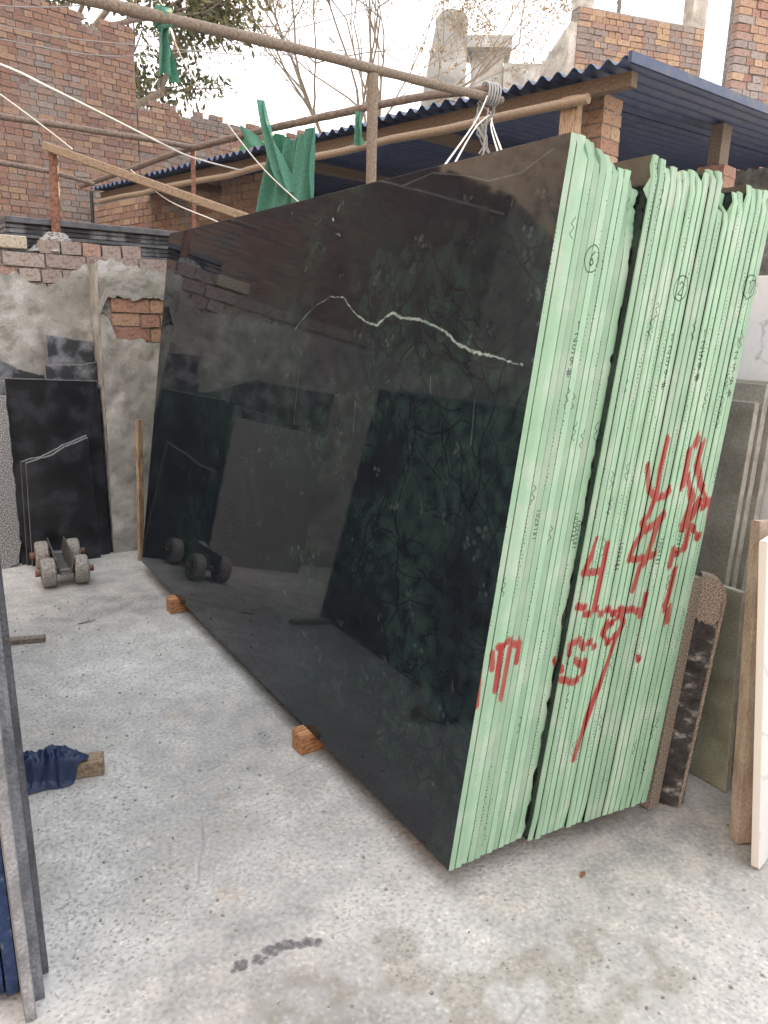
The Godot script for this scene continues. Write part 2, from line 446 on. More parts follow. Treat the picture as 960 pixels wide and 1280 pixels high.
# ------------------------------------------------------------------ ground
func stamp(mask, w, h, x, y, r, val):
	for j in range(maxi(0, int(y - r)), mini(h, int(y + r) + 1)):
		for i in range(maxi(0, int(x - r)), mini(w, int(x + r) + 1)):
			var q = 1.0 - (Vector2(i - x, j - y).length() / r)
			if q > 0.0: mask[j * w + i] = maxi(mask[j * w + i], int(255 * minf(1.0, q * 2.5) * val))
func ground():
	var W := 2048
	var S := 6.0                     # the sheet's pattern spans six metres: x -1..5, z -6..0
	var N := 1024
	var a = nb(101, 0.0045, N, N, FastNoiseLite.TYPE_SIMPLEX_SMOOTH, 6, -1, 25.0)
	var b = nb(102, 0.02, N, N, FastNoiseLite.TYPE_SIMPLEX_SMOOTH, 5)
	var f = nb(103, 0.10, N, N, FastNoiseLite.TYPE_SIMPLEX_SMOOTH, 5)
	var g = nb(104, 0.105, N, N, FastNoiseLite.TYPE_CELLULAR, 1, FastNoiseLite.RETURN_DISTANCE)
	var gv = nb(104, 0.105, N, N, FastNoiseLite.TYPE_CELLULAR, 1, FastNoiseLite.RETURN_CELL_VALUE)
	var g2 = nb(107, 0.21, N, N, FastNoiseLite.TYPE_CELLULAR, 1, FastNoiseLite.RETURN_DISTANCE)
	var g2v = nb(107, 0.21, N, N, FastNoiseLite.TYPE_CELLULAR, 1, FastNoiseLite.RETURN_CELL_VALUE)
	var dark = PackedByteArray(); dark.resize(W * W)
	var damp = PackedByteArray(); damp.resize(W * W)
	var k = W / S
	# a smear of grey slurry, and damp patches
	for i in 60:
		var u = rng.randf()
		if u > 0.14 and u < 0.2 or u > 0.36 and u < 0.40: continue
		stamp(dark, W, W, (lerpf(0.53, 0.74, u) + 1.0 + rng.randf_range(-0.008, 0.008)) * k, (lerpf(-1.46, -1.44, u) + 0.010 * sin(u * 8) + rng.randf_range(-0.012, 0.012) + 6.0) * k, rng.randf_range(1.5, 5.5), 1.0)
	for p in [[0.62, -1.27, 46], [0.70, -1.22, 52], [0.78, -1.18, 46], [0.86, -1.13, 60], [0.96, -1.12, 52], [1.05, -1.02, 70], [1.18, -1.05, 50], [1.22, -0.93, 60], [1.4, -0.95, 40], [0.9, -1.32, 30], [1.32, -1.08, 34], [0.60, -2.02, 50], [0.72, -1.95, 46], [0.5, -1.9, 40], [0.42, -1.75, 40], [1.0, -2.05, 36], [0.95, -1.8, 30]]:
		stamp(damp, W, W, (p[0] + 1.0) * k, (p[1] + 6.0) * k, p[2], 1.0 if p[1] > -1.4 else 0.40)
	for i in 90:
		stamp(dark, W, W, rng.randf_range(0.2, 0.75) * W, rng.randf_range(0.1, 0.97) * W, rng.randf_range(1.2, 3.6), rng.randf_range(0.4, 1.0))
	# scuffs and hairline scratches
	for i in 60:
		var p = Vector2(rng.randf_range(1.2, 4.2), rng.randf_range(1.2, 5.6)) * k
		var an = rng.randf_range(-0.5, 0.5)
		var q = [[p.x, p.y]]
		for s in rng.randi_range(2, 6):
			an += rng.randf_range(-0.4, 0.4)
			p += Vector2(cos(an), sin(an)) * rng.randf_range(8, 30)
			q.append([p.x, p.y])
		stroke(dark, W, W, q, rng.randf_range(1.1, 1.7), rng.randf_range(0.12, 0.4))
	var tan = PackedByteArray(); tan.resize(W * W)
	for p in [[0.765, -2.69, 13], [0.79, -2.665, 10], [0.80, -2.70, 9], [0.74, -2.12, 8], [0.75, -2.10, 6], [0.44, -2.76, 8], [0.6, -1.70, 12], [0.63, -1.68, 9]]:
		stamp(tan, W, W, (p[0] + 1.0) * k, (p[1] + 6.0) * k, p[2], 0.8)
	var lut = PackedByteArray()
	for i in 1024: lut.append(int(Color(i / 1023.0, 0, 0).linear_to_srgb().r * 255))
	var o = PackedByteArray(); o.resize(W * W * 3)
	var hg = PackedByteArray(); hg.resize(W * W)
	for y in W:
		var ya = (y >> 1) * N
		var yb = ((y + 311) & 1023) * N
		for x in W:
			var i = y * W + x
			var va = a[ya + (x >> 1)] / 255.0
			var vb = b[yb + (x & 1023)] / 255.0
			var vf = f[((y * 3 / 2) & 1023) * N + ((x * 3 / 2) & 1023)] / 255.0
			var kg = yb + ((x + 177) & 1023)
			var vg = g[kg] / 255.0
			var vc = gv[kg] / 255.0
			var kh = ((y + 77) & 1023) * N + ((x + 501) & 1023)
			var vh = g2[kh] / 255.0
			var vhc = g2v[kh] / 255.0
			var rough = clampf((va - 0.34) * 3.2 + (vb - 0.5) * 1.6, 0, 1)     # where the skin is worn off to aggregate
			var c = 0.43 + (va - 0.5) * 0.27 + (vb - 0.5) * 0.20 + (vf - 0.5) * 0.17
			var pit = 0.0
			if vf < 0.36: pit = clampf((0.36 - vf) * 4.0, 0, 1) * (0.15 + rough * 0.5)
			if vc > 0.66 and vg < (vc - 0.62) * 0.42: pit = maxf(pit, (0.25 + 0.75 * rough) * vc * clampf(0.4 + vf, 0, 1))
			if vhc > 0.70 and vh < (vhc - 0.60) * 1.0: pit = maxf(pit, (0.15 + 0.65 * rough) * clampf(0.3 + vf, 0, 1))
			if vc < 0.22 and vg < 0.14: c += 0.11 * (0.3 + rough)
			if vhc < 0.2 and vh < 0.3: c += 0.07
			c *= 1.0 - 0.40 * pit
			var dm = damp[i] / 255.0 * clampf((vb - 0.40) * 5.0 + (vf - 0.5), 0, 1)
			c *= 1.0 - 0.33 * dm
			var dk = dark[i] / 255.0
			if dk > 0.0: c = lerpf(c, 0.115, dk * clampf(0.4 + vf, 0, 1))
			var warm = clampf((vb - 0.46) * 3.0, 0, 1) * clampf((0.62 - va) * 4.0, 0, 1)
			warm += tan[i] / 255.0 * clampf(vf * 3.0 - 0.5, 0, 1) * 2.6
			var r = clampi(int(c * (1.0 + 0.02 * warm) * 1023), 0, 1023)
			var gg = clampi(int(c * (0.985 - 0.02 * warm - 0.01 * dm) * 1023), 0, 1023)
			var bl = clampi(int(c * (0.945 - 0.05 * warm - 0.06 * dm + 0.06 * dk) * 1023), 0, 1023)
			o[i * 3] = lut[r]; o[i * 3 + 1] = lut[gg]; o[i * 3 + 2] = lut[bl]
			hg[i] = clampi(int(120 + vf * 70 * (0.3 + rough) + vb * 40 - pit * 80), 0, 255)
	var m = sheet(timg(o, W, W), 0.85, normal_tex(hg, W, W, 2.6), 0.8)
	var mb = MB.new()
	var R := 300.0
	var q = [Vector3(-R, 0, -R), Vector3(R, 0, -R), Vector3(R, 0, R), Vector3(-R, 0, R)]
	var u = []
	for p in q: u.append(Vector2((p.x + 1.0) / S, (p.z + 6.0) / S))
	mb.quad(q[0], q[1], q[2], q[3], Vector3.UP, u[0], u[1], u[2], u[3])
	var gr = MeshInstance3D.new()
	gr.name = "ground"
	gr.mesh = mb.mesh(m)
	add_child(gr)
	gr.set_meta("kind", "structure")
	gr.set_meta("label", "pale grey worn concrete yard floor with pits and damp stains")

# ------------------------------------------------------------------ bricks
func brick_mesh(w, h, d, sd):
	var key = "%d_%d_%d_%d" % [int(w * 1000), int(h * 1000), int(d * 1000), sd]
	if M.has(key): return M[key]
	var r = RandomNumberGenerator.new()
	r.seed = 77 + sd * 13 + int(w * 1000)
	var mb = MB.new()
	var p = []
	for i in 8:
		p.append(Vector3((w if i & 1 else -w) * 0.5 + r.randf_range(-0.004, 0.004), (h if i & 2 else -h) * 0.5 + r.randf_range(-0.004, 0.004), (d * 0.5 + r.randf_range(-0.004, 0.004)) if i & 4 else -d * 0.5))
	mb.hexa(p)
	M[key] = mb.mesh()
	return M[key]
# a face of bricks in the plane z = 0 of "root", x from x0 to x1, y from y0 to y1; keep(x, y) says whether a brick is there
func brick_face(root, x0, x1, y0, y1, cam_local, sd, pal = [0, 1, 2, 3, 4, 5], most = 300, keep = null, course = 0.085, old = 0):
	var r = RandomNumberGenerator.new()
	r.seed = sd
	var dust = FastNoiseLite.new()
	dust.seed = sd
	dust.frequency = 0.55
	dust.fractal_octaves = 4
	var lst = []
	var row = 0
	var y = y0
	while y + course <= y1 + 0.001:
		var hd = (row % 2) == 1
		var full = 0.122 if hd else 0.238
		var x = x0
		var first = true
		while x < x1 - 0.02:
			var w = full
			if first and hd: w = 0.062 + 0.115
			if first and not hd: w = 0.238
			first = false
			w = minf(w, x1 - x)
			if w > 0.03:
				var cx = x + w * 0.5
				var cy = y + course * 0.5
				if keep == null or keep.call(cx, cy):
					lst.append([Vector3(cx, cy, 0).distance_squared_to(cam_local), cx, cy, snappedf(w - 0.010, 0.012)])
			x += w
		y += course
		row += 1
	lst.sort_custom(func(p, q): return p[0] < q[0])
	var mm = {}
	for i in lst.size():
		var q = lst[i]
		var k = pal[r.randi() % pal.size()]
		if dust.get_noise_2d(q[1], q[2]) + r.randf_range(-0.16, 0.16) > 0.27: k = [6, 7, 4, 7][r.randi() % 4]
		var sdv = r.randi() % 3
		var tr = Transform3D(Basis(Vector3.FORWARD, r.randf_range(-0.012, 0.012)), Vector3(q[1], q[2] + r.randf_range(-0.003, 0.003), r.randf_range(-0.050, -0.034)))
		if i < most:
			var o = MeshInstance3D.new()
			o.name = "brick"
			o.mesh = brick_mesh(q[3], course - 0.011, 0.09, sdv)
			o.material_override = (M.old_bricks if old else M.bricks)[k]
			root.add_child(o, true)
			o.transform = tr
		else:
			var cc = M.brick_cols[k] * (0.72 if old else 1.0)
			var mb = mm.get_or_add(0, MB.new())
			mb.col = cc
			var w = q[3] * 0.5
			var h = (course - 0.011) * 0.5
			var pts = []
			for b in 8: pts.append(tr * Vector3((w if b & 1 else -w) + r.randf_range(-0.003, 0.003), (h if b & 2 else -h) + r.randf_range(-0.003, 0.003), 0.045 if b & 4 else -0.03))
			mb.hexa(pts)
	for k in mm:
		var o = part("further_bricks", mm[k], M.brick_any, root)
		o.set_meta("kind", "stuff")
func wall_core(root, x0, x1, y0, y1, thick):
	var mb = MB.new()
	mb.box(Vector3(x0 + 0.002, y0, -thick), Vector3(x1 - 0.002, y1, -0.012))
	part("mortar_core", mb, M.mortar, root)

func brick_buildings():
	# tall wall and its lower continuation, both 12 m off, facing the yard
	var t = thing("brick_wall", "tall weathered red brick house wall rising at top left behind the yard", "wall", L(0, 0, -12), PHI)
	var crm = func(x, y):
		if y > 5.45 and sin(x * 5.0) * 0.5 + sin(x * 13.0) * 0.5 > (5.78 - y) * 4.0: return false
		for h in [[4.72, 3.75], [5.55, 3.52], [5.18, 3.75]]:
			if h[1] == 3.75 and h[0] > 5.0: continue
			if absf(x - h[0]) < 0.06 and absf(y - h[1]) < 0.05: return false
		return true
	brick_face(t, -9.0, 6.07, 1.6, 5.72, Vector3(4.6, 4.2, 6), 5, [0, 1, 2, 4, 5, 0, 4, 1], 300, crm, 0.085, 1)
	wall_core(t, -9.0, 6.07, 0.0, 5.55, 0.23)
	t = thing("brick_wall", "lower red brick wall with crumbled top to the right of the tall one", "wall", L(0, 0, -12.02), PHI)
	var crm2 = func(x, y): return y < 4.70 + 0.07 * sin(x * 7.0) + 0.05 * sin(x * 17.0)
	brick_face(t, 6.09, 12.5, 2.2, 4.90, Vector3(7.0, 4.2, 6), 6, [1, 3, 4, 0, 2, 4], 300, crm2, 0.085, 1)
	wall_core(t, 6.09, 12.5, 0.0, 4.62, 0.23)
	# wall under the shed roof
	t = thing("brick_wall", "orange brick wall standing under the blue corrugated roof", "wall", L(5.25, 0, -8.0), PHI - PI / 2)
	# local x runs towards the camera
	brick_face(t, -3.97, 0.95, 1.8, 3.12, Vector3(0.2, 2.6, 5), 8, [3, 1, 3, 0, 4, 1], 300)
	wall_core(t, -3.97, 0.95, 0.0, 3.10, 0.23)

# ------------------------------------------------------------------ low plastered wall with the pillar
func curve(pts, x):
	if x <= pts[0][0]: return pts[0][1]
	for i in pts.size() - 1:
		if x <= pts[i + 1][0]:
			return lerpf(pts[i][1], pts[i + 1][1], (x - pts[i][0]) / (pts[i + 1][0] - pts[i][0]))
	return pts[-1][1]
func plaster_sheet(root, called, x0, x1, lo, hi, z, sd, amp = 0.006, thick = 0.018):
	var f = FastNoiseLite.new()
	f.seed = sd
	f.frequency = 5.0
	f.fractal_octaves = 4
	var e = FastNoiseLite.new()
	e.seed = sd + 1
	e.frequency = 14.0
	var mb = MB.new()
	var nu = int((x1 - x0) / 0.018)
	var pos = func(u, v):
		var x = lerpf(x0, x1, u)
		var b0 = curve(lo, x) + (e.get_noise_2d(x, 3.0) * 0.03 if lo[0][1] > 0.05 else 0.0)
		var b1 = curve(hi, x) + e.get_noise_2d(x, 9.0) * 0.030
		var y = lerpf(b0, b1, v)
		return Vector3(x, y, z + f.get_noise_2d(x, y) * amp + e.get_noise_2d(x, y) * amp * 0.4)
	mb.grid(nu, 44, pos, false)
	for i in nu:
		for ed in [0.0, 1.0]:
			var p = pos.call(float(i) / nu, ed)
			var q = pos.call(float(i + 1) / nu, ed)
			mb.quad(p, q, q - Vector3(0, 0, thick), p - Vector3(0, 0, thick), Vector3(0, 1 if ed > 0.5 else -1, 0))
	for ed in [0.0, 1.0]:
		for j in 44:
			var p = pos.call(ed, j / 44.0)
			var q = pos.call(ed, (j + 1) / 44.0)
			mb.quad(p, q, q - Vector3(0, 0, thick), p - Vector3(0, 0, thick), Vector3(1 if ed > 0.5 else -1, 0, 0))
	return part(called, mb, M.plaster, root)
func low_wall():
	var t = thing("plastered_wall", "low grey plastered wall with bare bricks along its broken top", "wall", Vector3(0, 0, -5.25))
	# brick core with the top courses bare
	var top = [[-3.0, 1.86], [0.5, 1.87], [0.76, 1.86], [0.80, 1.93], [1.05, 1.94], [1.2, 1.93], [1.25, 1.90], [1.7, 1.88], [2.6, 1.86]]
	var keep = func(x, y): return y < curve(top, x)
	brick_face(t, -0.6, 1.95, 1.425, 1.95, Vector3(0.9, 1.6, 4), 12, [6, 7, 6, 7, 4], 300, keep)
	var mb = MB.new()
	mb.box(Vector3(-3.0, 0.0, -1.3), Vector3(2.6, 1.845, -0.012))
	part("masonry_core", mb, M.mortar, t)
	var hi = [[-3.0, 1.74], [0.3, 1.74], [0.56, 1.725], [0.66, 1.72], [0.77, 1.66], [0.84, 1.66], [0.94, 1.72], [1.0, 1.78], [1.08, 1.80], [1.2, 1.83], [1.3, 1.84], [2.6, 1.80]]
	plaster_sheet(t, "plaster", -1.6, 2.5, [[-3.0, 0.0], [3.0, 0.0]], hi, 0.022, 31, 0.006, 0.024)
	# pillar
	var p = thing("wall_pillar", "plastered brick pillar with three bare courses beside the marble stack", "pillar", Vector3(0, 0, -5.0))
	mb = MB.new()
	mb.box(Vector3(1.085, 0.0, -0.225), Vector3(1.62, 1.83, -0.012))
	part("masonry_core", mb, M.mortar, p)
	var kp = func(x, y): return y < 1.845 + 0.03 * sin(x * 21.0)
	brick_face(p, 1.14, 1.60, 1.345, 1.62, Vector3(1.3, 1.5, 4), 15, [0, 1, 2, 1], 300, kp)
	brick_face(p, 1.085, 1.60, 1.76, 1.87, Vector3(1.3, 1.5, 4), 16, [6, 7, 0], 300, kp)
	plaster_sheet(p, "plaster", 1.07, 1.61, [[1.0, 0.0], [2.0, 0.0]], [[1.07, 1.50], [1.12, 1.48], [1.16, 1.36], [1.22, 1.345], [1.3, 1.37], [1.36, 1.33], [1.61, 1.34]], 0.03, 41, 0.014, 0.04)
	plaster_sheet(p, "plaster", 1.07, 1.61, [[1.07, 1.50], [1.12, 1.60], [1.18, 1.61], [1.26, 1.59], [1.36, 1.60], [1.61, 1.60]], [[1.07, 1.80], [1.15, 1.83], [1.25, 1.79], [1.4, 1.78], [1.61, 1.77]], 0.024, 43, 0.012, 0.034)
	# its left flank
	mb = MB.new()
	var f = FastNoiseLite.new()
	f.seed = 9
	f.frequency = 6.0
	mb.grid(10, 60, func(u, v): return Vector3(1.068 + f.get_noise_2d(u, v * 2) * 0.008, v * 1.80, lerpf(-0.225, 0.026, u)), true)
	part("plaster_flank", mb, M.plaster, p)

# ------------------------------------------------------------------ shed with the blue roof
func roof_y(e): return 3.043 + 0.05 * (e - 4.45)
func shed():
	var t = thing("open_shed", "open shed with blue corrugated roof on timber and brick posts", "shed", Vector3.ZERO, PHI)
	var per := 0.118
	var sheets := 10
	var z0 := -10.14
	var z1 := -2.64
	for s in sheets:
		var za = lerpf(z0, z1, float(s) / sheets)
		var zb = lerpf(z0, z1, float(s + 1) / sheets) + 0.05
		if s == sheets - 1: zb = z1
		var off = (s % 2) * 0.004
		var ee = 4.45 + rng.randf_range(-0.03, 0.03)
		var mb = MB.new()
		var nz = int((zb - za) / per * 10)
		for k in 2:
			mb.grid(1, nz, func(u, v):
				var z = lerpf(za, zb, v)
				var e = lerpf(ee, 9.2, u)
				return Vector3(e, roof_y(e) + off - k * 0.003 + 0.021 * sin(TAU * z / per), z), k == 1)
		for j in nz:
			var q = []
			for jj in [j, j + 1]:
				var z = lerpf(za, zb, float(jj) / nz)
				q.append(Vector3(ee, roof_y(ee) + off + 0.021 * sin(TAU * z / per), z))
			mb.quad(q[0], q[1], q[1] - Vector3(0, 0.003, 0), q[0] - Vector3(0, 0.003, 0), Vector3(-1, 0, 0))
		part("roof_sheet", mb, M.blue_roof, t)
	var mb = MB.new()
	var p = []
	for i in 8:
		var e = 9.2 if i & 1 else 4.42
		p.append(Vector3(e, roof_y(e) + (0.034 if i & 2 else -0.026), -2.628 if i & 4 else -2.652))
	mb.hexa(p)
	part("verge_flashing", mb, M.blue_roof, t)
	mb = MB.new()
	mb.box(Vector3(4.56, 2.93, -10.1), Vector3(4.63, 3.012, -2.70))
	part("eave_beam", mb, M.beam_wood, t)
	mb = MB.new()
	var pts = []
	for i in 13: pts.append(Vector3(4.46 + 0.012 * sin(i * 1.7), 2.875 + 0.01 * sin(i * 2.3), lerpf(-9.9, -2.93, i / 12.0)))
	mb.tube(pts, 0.03, 8)
	part("eave_pole", mb, M.pale_wood, t)
	for z in [-4.6, -6.4, -8.4]:
		mb = MB.new()
		mb.box(Vector3(4.64, 2.93, z - 0.04), Vector3(9.1, 3.01, z + 0.04))
		part("rafter", mb, M.beam_wood, t)
	mb = MB.new()
	mb.cbox(Vector3(4.50, 0.0, -3.155), Vector3(4.555, 2.93, -3.02), 0.006)
	part("timber_post", mb, M.woody, t)
	mb = MB.new()
	mb.tube([Vector3(4.45, 0, -10.15), Vector3(4.45, 3.01, -10.12)], 0.022, 8)
	part("pipe_post", mb, M.black_pipe, t)
	for q in [[4.90, -3.13, 34], [6.62, -3.06, 32]]:
		mb = MB.new()
		mb.box(Vector3(q[0] - 0.108, 0, q[1] - 0.108), Vector3(q[0] + 0.108, q[2] * 0.088, q[1] + 0.108))
		var pl = part("brick_pier", mb, M.mortar, t)
		for k in q[2]:
			for s in [-1, 1]:
				var o = MeshInstance3D.new()
				o.name = "brick"
				o.mesh = brick_mesh(0.228, 0.077, 0.112, rng.randi() % 3)
				o.material_override = M.bricks[[0, 1, 3, 1][rng.randi() % 4]]
				pl.add_child(o, true)
				var ax = PI / 2 if k % 2 else 0.0
				o.transform = Transform3D(Basis(Vector3.UP, ax), Vector3(q[0], (k + 0.5) * 0.088, q[1]) + Basis(Vector3.UP, ax) * Vector3(rng.randf_range(-0.004, 0.004), 0, 0.0585 * s))
		mb = MB.new()
		mb.box(Vector3(q[0] - 0.08, q[2] * 0.088, q[1] - 0.05), Vector3(q[0] + 0.08, roof_y(q[0]) - 0.02, q[1] + 0.05))
		part("timber_packing", mb, M.grey_wood, t)
	mb = MB.new()
	mb.box(Vector3(9.2, 0, -11.75), Vector3(9.4, 3.27, -2.5))
	part("rear_wall", mb, M.plaster, t)

# ------------------------------------------------------------------ houses beyond
func far_houses():
	var ux = atan2(-0.417, 0.909)      # their faces are turned a little more
	var t = thing("roof_house", "brick upper room with an open window against the sky behind the shed", "house", L(11.0, 0, -7.5), PHI + ux)
	var camr = Vector3(1.2, 5.2, 6)
	brick_face(t, 0.0, 2.33, 3.4, 6.21, camr, 21, [3, 1, 3, 4], 300)
	wall_core(t, 0.0, 2.33, 0.0, 6.20, 0.23)
	var mb = MB.new()
	mb.box(Vector3(0.0, 6.21, -0.23), Vector3(0.25, 7.3, 0.0))
	part("window_pier", mb, M.render, t)
	mb = MB.new()
	mb.box(Vector3(2.05, 6.21, -0.23), Vector3(2.33, 7.3, 0.0))
	part("window_pier", mb, M.render, t)
	mb = MB.new()
	mb.box(Vector3(0.25, 6.205, -0.16), Vector3(2.05, 6.24, -0.05))
	part("window_sill", mb, M.pale_plaster, t)
	mb = MB.new()
	mb.box(Vector3(0.74, 6.24, -0.13), Vector3(0.78, 7.05, -0.08))
	part("window_mullion", mb, M.steel, t)
	mb = MB.new()
	mb.box(Vector3(0.0, 7.3, -0.4), Vector3(2.6, 7.5, 0.1))
	part("roof_slab", mb, M.pale_plaster, t)
	mb = MB.new()
	var p = []
	for i in 8:
		p.append(Vector3(0.02 if i & 1 else -0.12, (0.0 if not (i & 2) else (6.0 if i & 4 else 5.42)), -0.02 if i & 4 else -1.25))
	mb.hexa(p)
	part("stair_parapet", mb, M.render, t)
	mb = MB.new()
	mb.box(Vector3(0.06, 0, -3.0), Vector3(2.28, 5.2, -0.26))
	part("house_body", mb, M.render, t)
	t = thing("brick_house", "red brick house corner with toothed edge at the far right", "house", L(9.72, 0, -4.45), PHI + ux)
	var keep = func(x, y): return x > 0.09 or int(floor(y / 0.085)) % 2 == 0
	brick_face(t, 0.0, 3.2, 2.6, 7.2, Vector3(0.3, 4.6, 6), 23, [0, 1, 3, 2, 1], 300, keep)
	wall_core(t, 0.12, 3.2, 0.0, 7.2, 0.3)
	# pale concrete roof rooms far off
	var at = L(28.5, 0, -25.5)
	t = thing("concrete_house", "pale grey concrete rooftop with domed stair tower in the hazy distance", "house", at, atan2(-at.x, -at.z))
	mb = MB.new()
	var w = [[-2.0, -1.15], [0.3, 0.25]]
	p = []
	for i in 8:
		var top = (i & 2) != 0
		var x = (w[1][1] if top else w[1][0]) if i & 1 else (w[0][1] if top else w[0][0])
		p.append(Vector3(x, 14.1 if top else 9.0, 0.8 if i & 4 else -1.2))
	mb.hexa(p)
	part("stair_tower", mb, M.pale_plaster, t)
	mb = MB.new()
	var prof = []
	mb.lathe_x([[0.0, 0.72], [0.5, 0.74], [0.75, 0.55], [0.85, 0.3], [0.88, 0.0]], 16, Transform3D(Basis(Vector3(0, 1, 0), Vector3(-1, 0, 0), Vector3(0, 0, 1)), Vector3(-0.45, 14.1, 0)))
	part("tower_dome", mb, M.pale_plaster, t)
	mb = MB.new()
	mb.box(Vector3(0.25, 13.25, -1.2), Vector3(2.2, 13.72, 0.9))
	part("roof_slab", mb, M.pale_plaster, t)
	mb = MB.new()
	mb.box(Vector3(0.5, 9.0, -1.0), Vector3(1.9, 13.25, 0.3))
	part("room_wall", mb, M.pale_plaster, t)
	mb = MB.new()
	mb.box(Vector3(1.92, 9.0, -1.1), Vector3(4.3, 12.75, 0.5))
	part("roof_parapet", mb, M.pale_plaster, t)
	mb = MB.new()
	mb.box(Vector3(-2.0, 0, -4), Vector3(4.3, 9.0, 1.0))
	part("house_body", mb, M.pale_plaster, t)

# ------------------------------------------------------------------ what the polished slab mirrors, left of the frame
func left_side():
	var t = thing("plastered_house", "plastered house on the left, seen only mirrored in the polished slab", "house", Vector3(-6.0, 0, -2.0), PI / 2)
	var mb = MB.new()
	mb.box(Vector3(-9.0, 0, -4.0), Vector3(14.0, 8.6, 0.0))
	part("wall", mb, mat(lin(0.66, 0.585, 0.52), 0.95, M.brick_tex, 0.3), t)
	mb = MB.new()
	mb.box(Vector3(-9.1, 8.6, -4.1), Vector3(14.1, 8.8, 0.25))
	part("roof_slab", mb, M.pale_plaster, t)
	for x in [-2.0, 1.5]:
		mb = MB.new()
		mb.box(Vector3(x, 2.6, 0.002), Vector3(x + 1.1, 4.0, 0.05))
		var wn = part("window", mb, M.grey_wood, t)
		mb = MB.new()
		mb.box(Vector3(x + 0.08, 2.68, 0.05), Vector3(x + 1.02, 3.92, 0.056))
		part("pane", mb, M.black, wn)
	# a brick workshop behind the camera, mirrored in the black slabs
	t = thing("brick_workshop", "brown brick workshop behind the camera, seen only mirrored in the black slabs", "building", Vector3(1.0, 0, 5.2), PI)
	mb = MB.new()
	mb.box(Vector3(-8.0, 0, -4.0), Vector3(8.0, 3.3, 0.0))
	part("wall", mb, mat(lin(0.24, 0.16, 0.125), 0.95, M.brick_tex, 0.5), t)
	mb = MB.new()
	mb.box(Vector3(-2.0, 0.01, 0.004), Vector3(2.2, 2.7, 0.05))
	part("roller_door", mb, M.slate_dark, t)

# ------------------------------------------------------------------ trees
func leaf(mb, at, dir, sz, wd, r):
	var side = dir.cross(Vector3(r.randf_range(-1, 1), r.randf_range(-1, 1), r.randf_range(-1, 1))).normalized()
	var nn = side.cross(dir).normalized()
	var tip = at + dir * sz
	var mid = at + dir * sz * 0.45
	mb.tri(at, mid + side * wd, tip - nn * sz * 0.15, nn, nn, nn)
	mb.tri(at, tip - nn * sz * 0.15, mid - side * wd, nn, nn, nn)
func branch(mb, tips, at, dir, length, rad, depth, r, spread, rise):
	var pts = [at]
	var rr = [rad]
	var p = at
	var d = dir
	var n = 4
	for i in n:
		d = (d + Vector3(r.randf_range(-1, 1), r.randf_range(-0.6, 0.8) + rise, r.randf_range(-1, 1)) * 0.16).normalized()
		p += d * length / n
		pts.append(p)
		rr.append(lerpf(rad, rad * 0.62, (i + 1.0) / n))
		if depth <= 1: tips.append([p, d])
	mb.tube(pts, rr, 6 if depth > 2 else 4, false)
	if depth > 0:
		var kids = 3 if depth > 2 else r.randi_range(2, 4)
		for i in kids:
			var q = pts[r.randi_range(2, n)] if i > 0 else p
			var nd = (d + Vector3(r.randf_range(-1, 1), r.randf_range(-0.7, 0.9), r.randf_range(-1, 1)) * spread).normalized()
			branch(mb, tips, q, nd, length * r.randf_range(0.62, 0.85), rad * 0.58, depth - 1, r, spread, rise)
func tree(called, label, at, base_h, first, length, rad, depth, sd, spread, rise, m, cols, per, sz, droop, scatter):
	var t = thing(called, label, "tree", at)
	var r = RandomNumberGenerator.new()
	r.seed = sd
	var mb = MB.new()
	var tips = []
	mb.tube([Vector3.ZERO, Vector3(0.05, base_h * 0.5, 0), Vector3(0, base_h, 0.03)], [rad * 1.25, rad * 1.1, rad], 10, false)
	for d in first: branch(mb, tips, Vector3(0, base_h, 0), d.normalized(), length, rad * 0.75, depth, r, spread, rise)
	part("trunk", mb, M.bark, t)
	var lb = MB.new()
	for tp in tips:
		for i in per:
			if r.randf() > 0.8: continue
			var c = cols[r.randi() % cols.size()]
			var g = r.randf_range(0.7, 1.3)
			lb.col = Color(c.r * g, c.g * g, c.b * g)
			var d = (tp[1] * 0.4 + Vector3(r.randf_range(-1, 1), r.randf_range(-1, 0.8) - droop, r.randf_range(-1, 1))).normalized()
			leaf(lb, tp[0] + Vector3(r.randf_range(-1, 1), r.randf_range(-1, 1), r.randf_range(-1, 1)) * scatter, d, sz * r.randf_range(0.6, 1.3), sz * 0.2, r)
	part("crown", lb, m, t)
	return t
func trees():
	var c = L(0.655 * 21, 0, -0.718 * 21)
	tree("bare_tree", "nearly leafless tree with thin upright branches behind the shed roof", c, 3.9, [Vector3(-0.9, 1.5, -0.3), Vector3(0.1, 2, 0.2), Vector3(0.75, 1.6, 0.2), Vector3(-0.35, 2, 0.4), Vector3(0.3, 1.3, -0.5), Vector3(-1.2, 0.9, 0.3)], 3.0, 0.07, 5, 17, 0.78, 0.2, M.leaf_dry, [lin(0.24, 0.175, 0.08), lin(0.30, 0.23, 0.12), lin(0.17, 0.14, 0.07)], 3, 0.095, 0.5, 0.16)
	c = L(0.372 * 16.6, 0, -0.87 * 16.6)
	tree("leafy_tree", "leafy olive green tree showing over the tall brick wall", c, 4.5, [Vector3(-0.6, 1, 0.2), Vector3(0.6, 0.5, 0.1), Vector3(0.1, 1, -0.6), Vector3(-1.3, 0.8, 0.2), Vector3(0.2, 1.2, 0.6)], 1.8, 0.12, 3, 29, 0.9, 0.05, M.leaf_green, [lin(0.085, 0.10, 0.035), lin(0.13, 0.135, 0.05), lin(0.055, 0.07, 0.03), lin(0.17, 0.15, 0.06)], 15, 0.17, 0.9, 0.30)

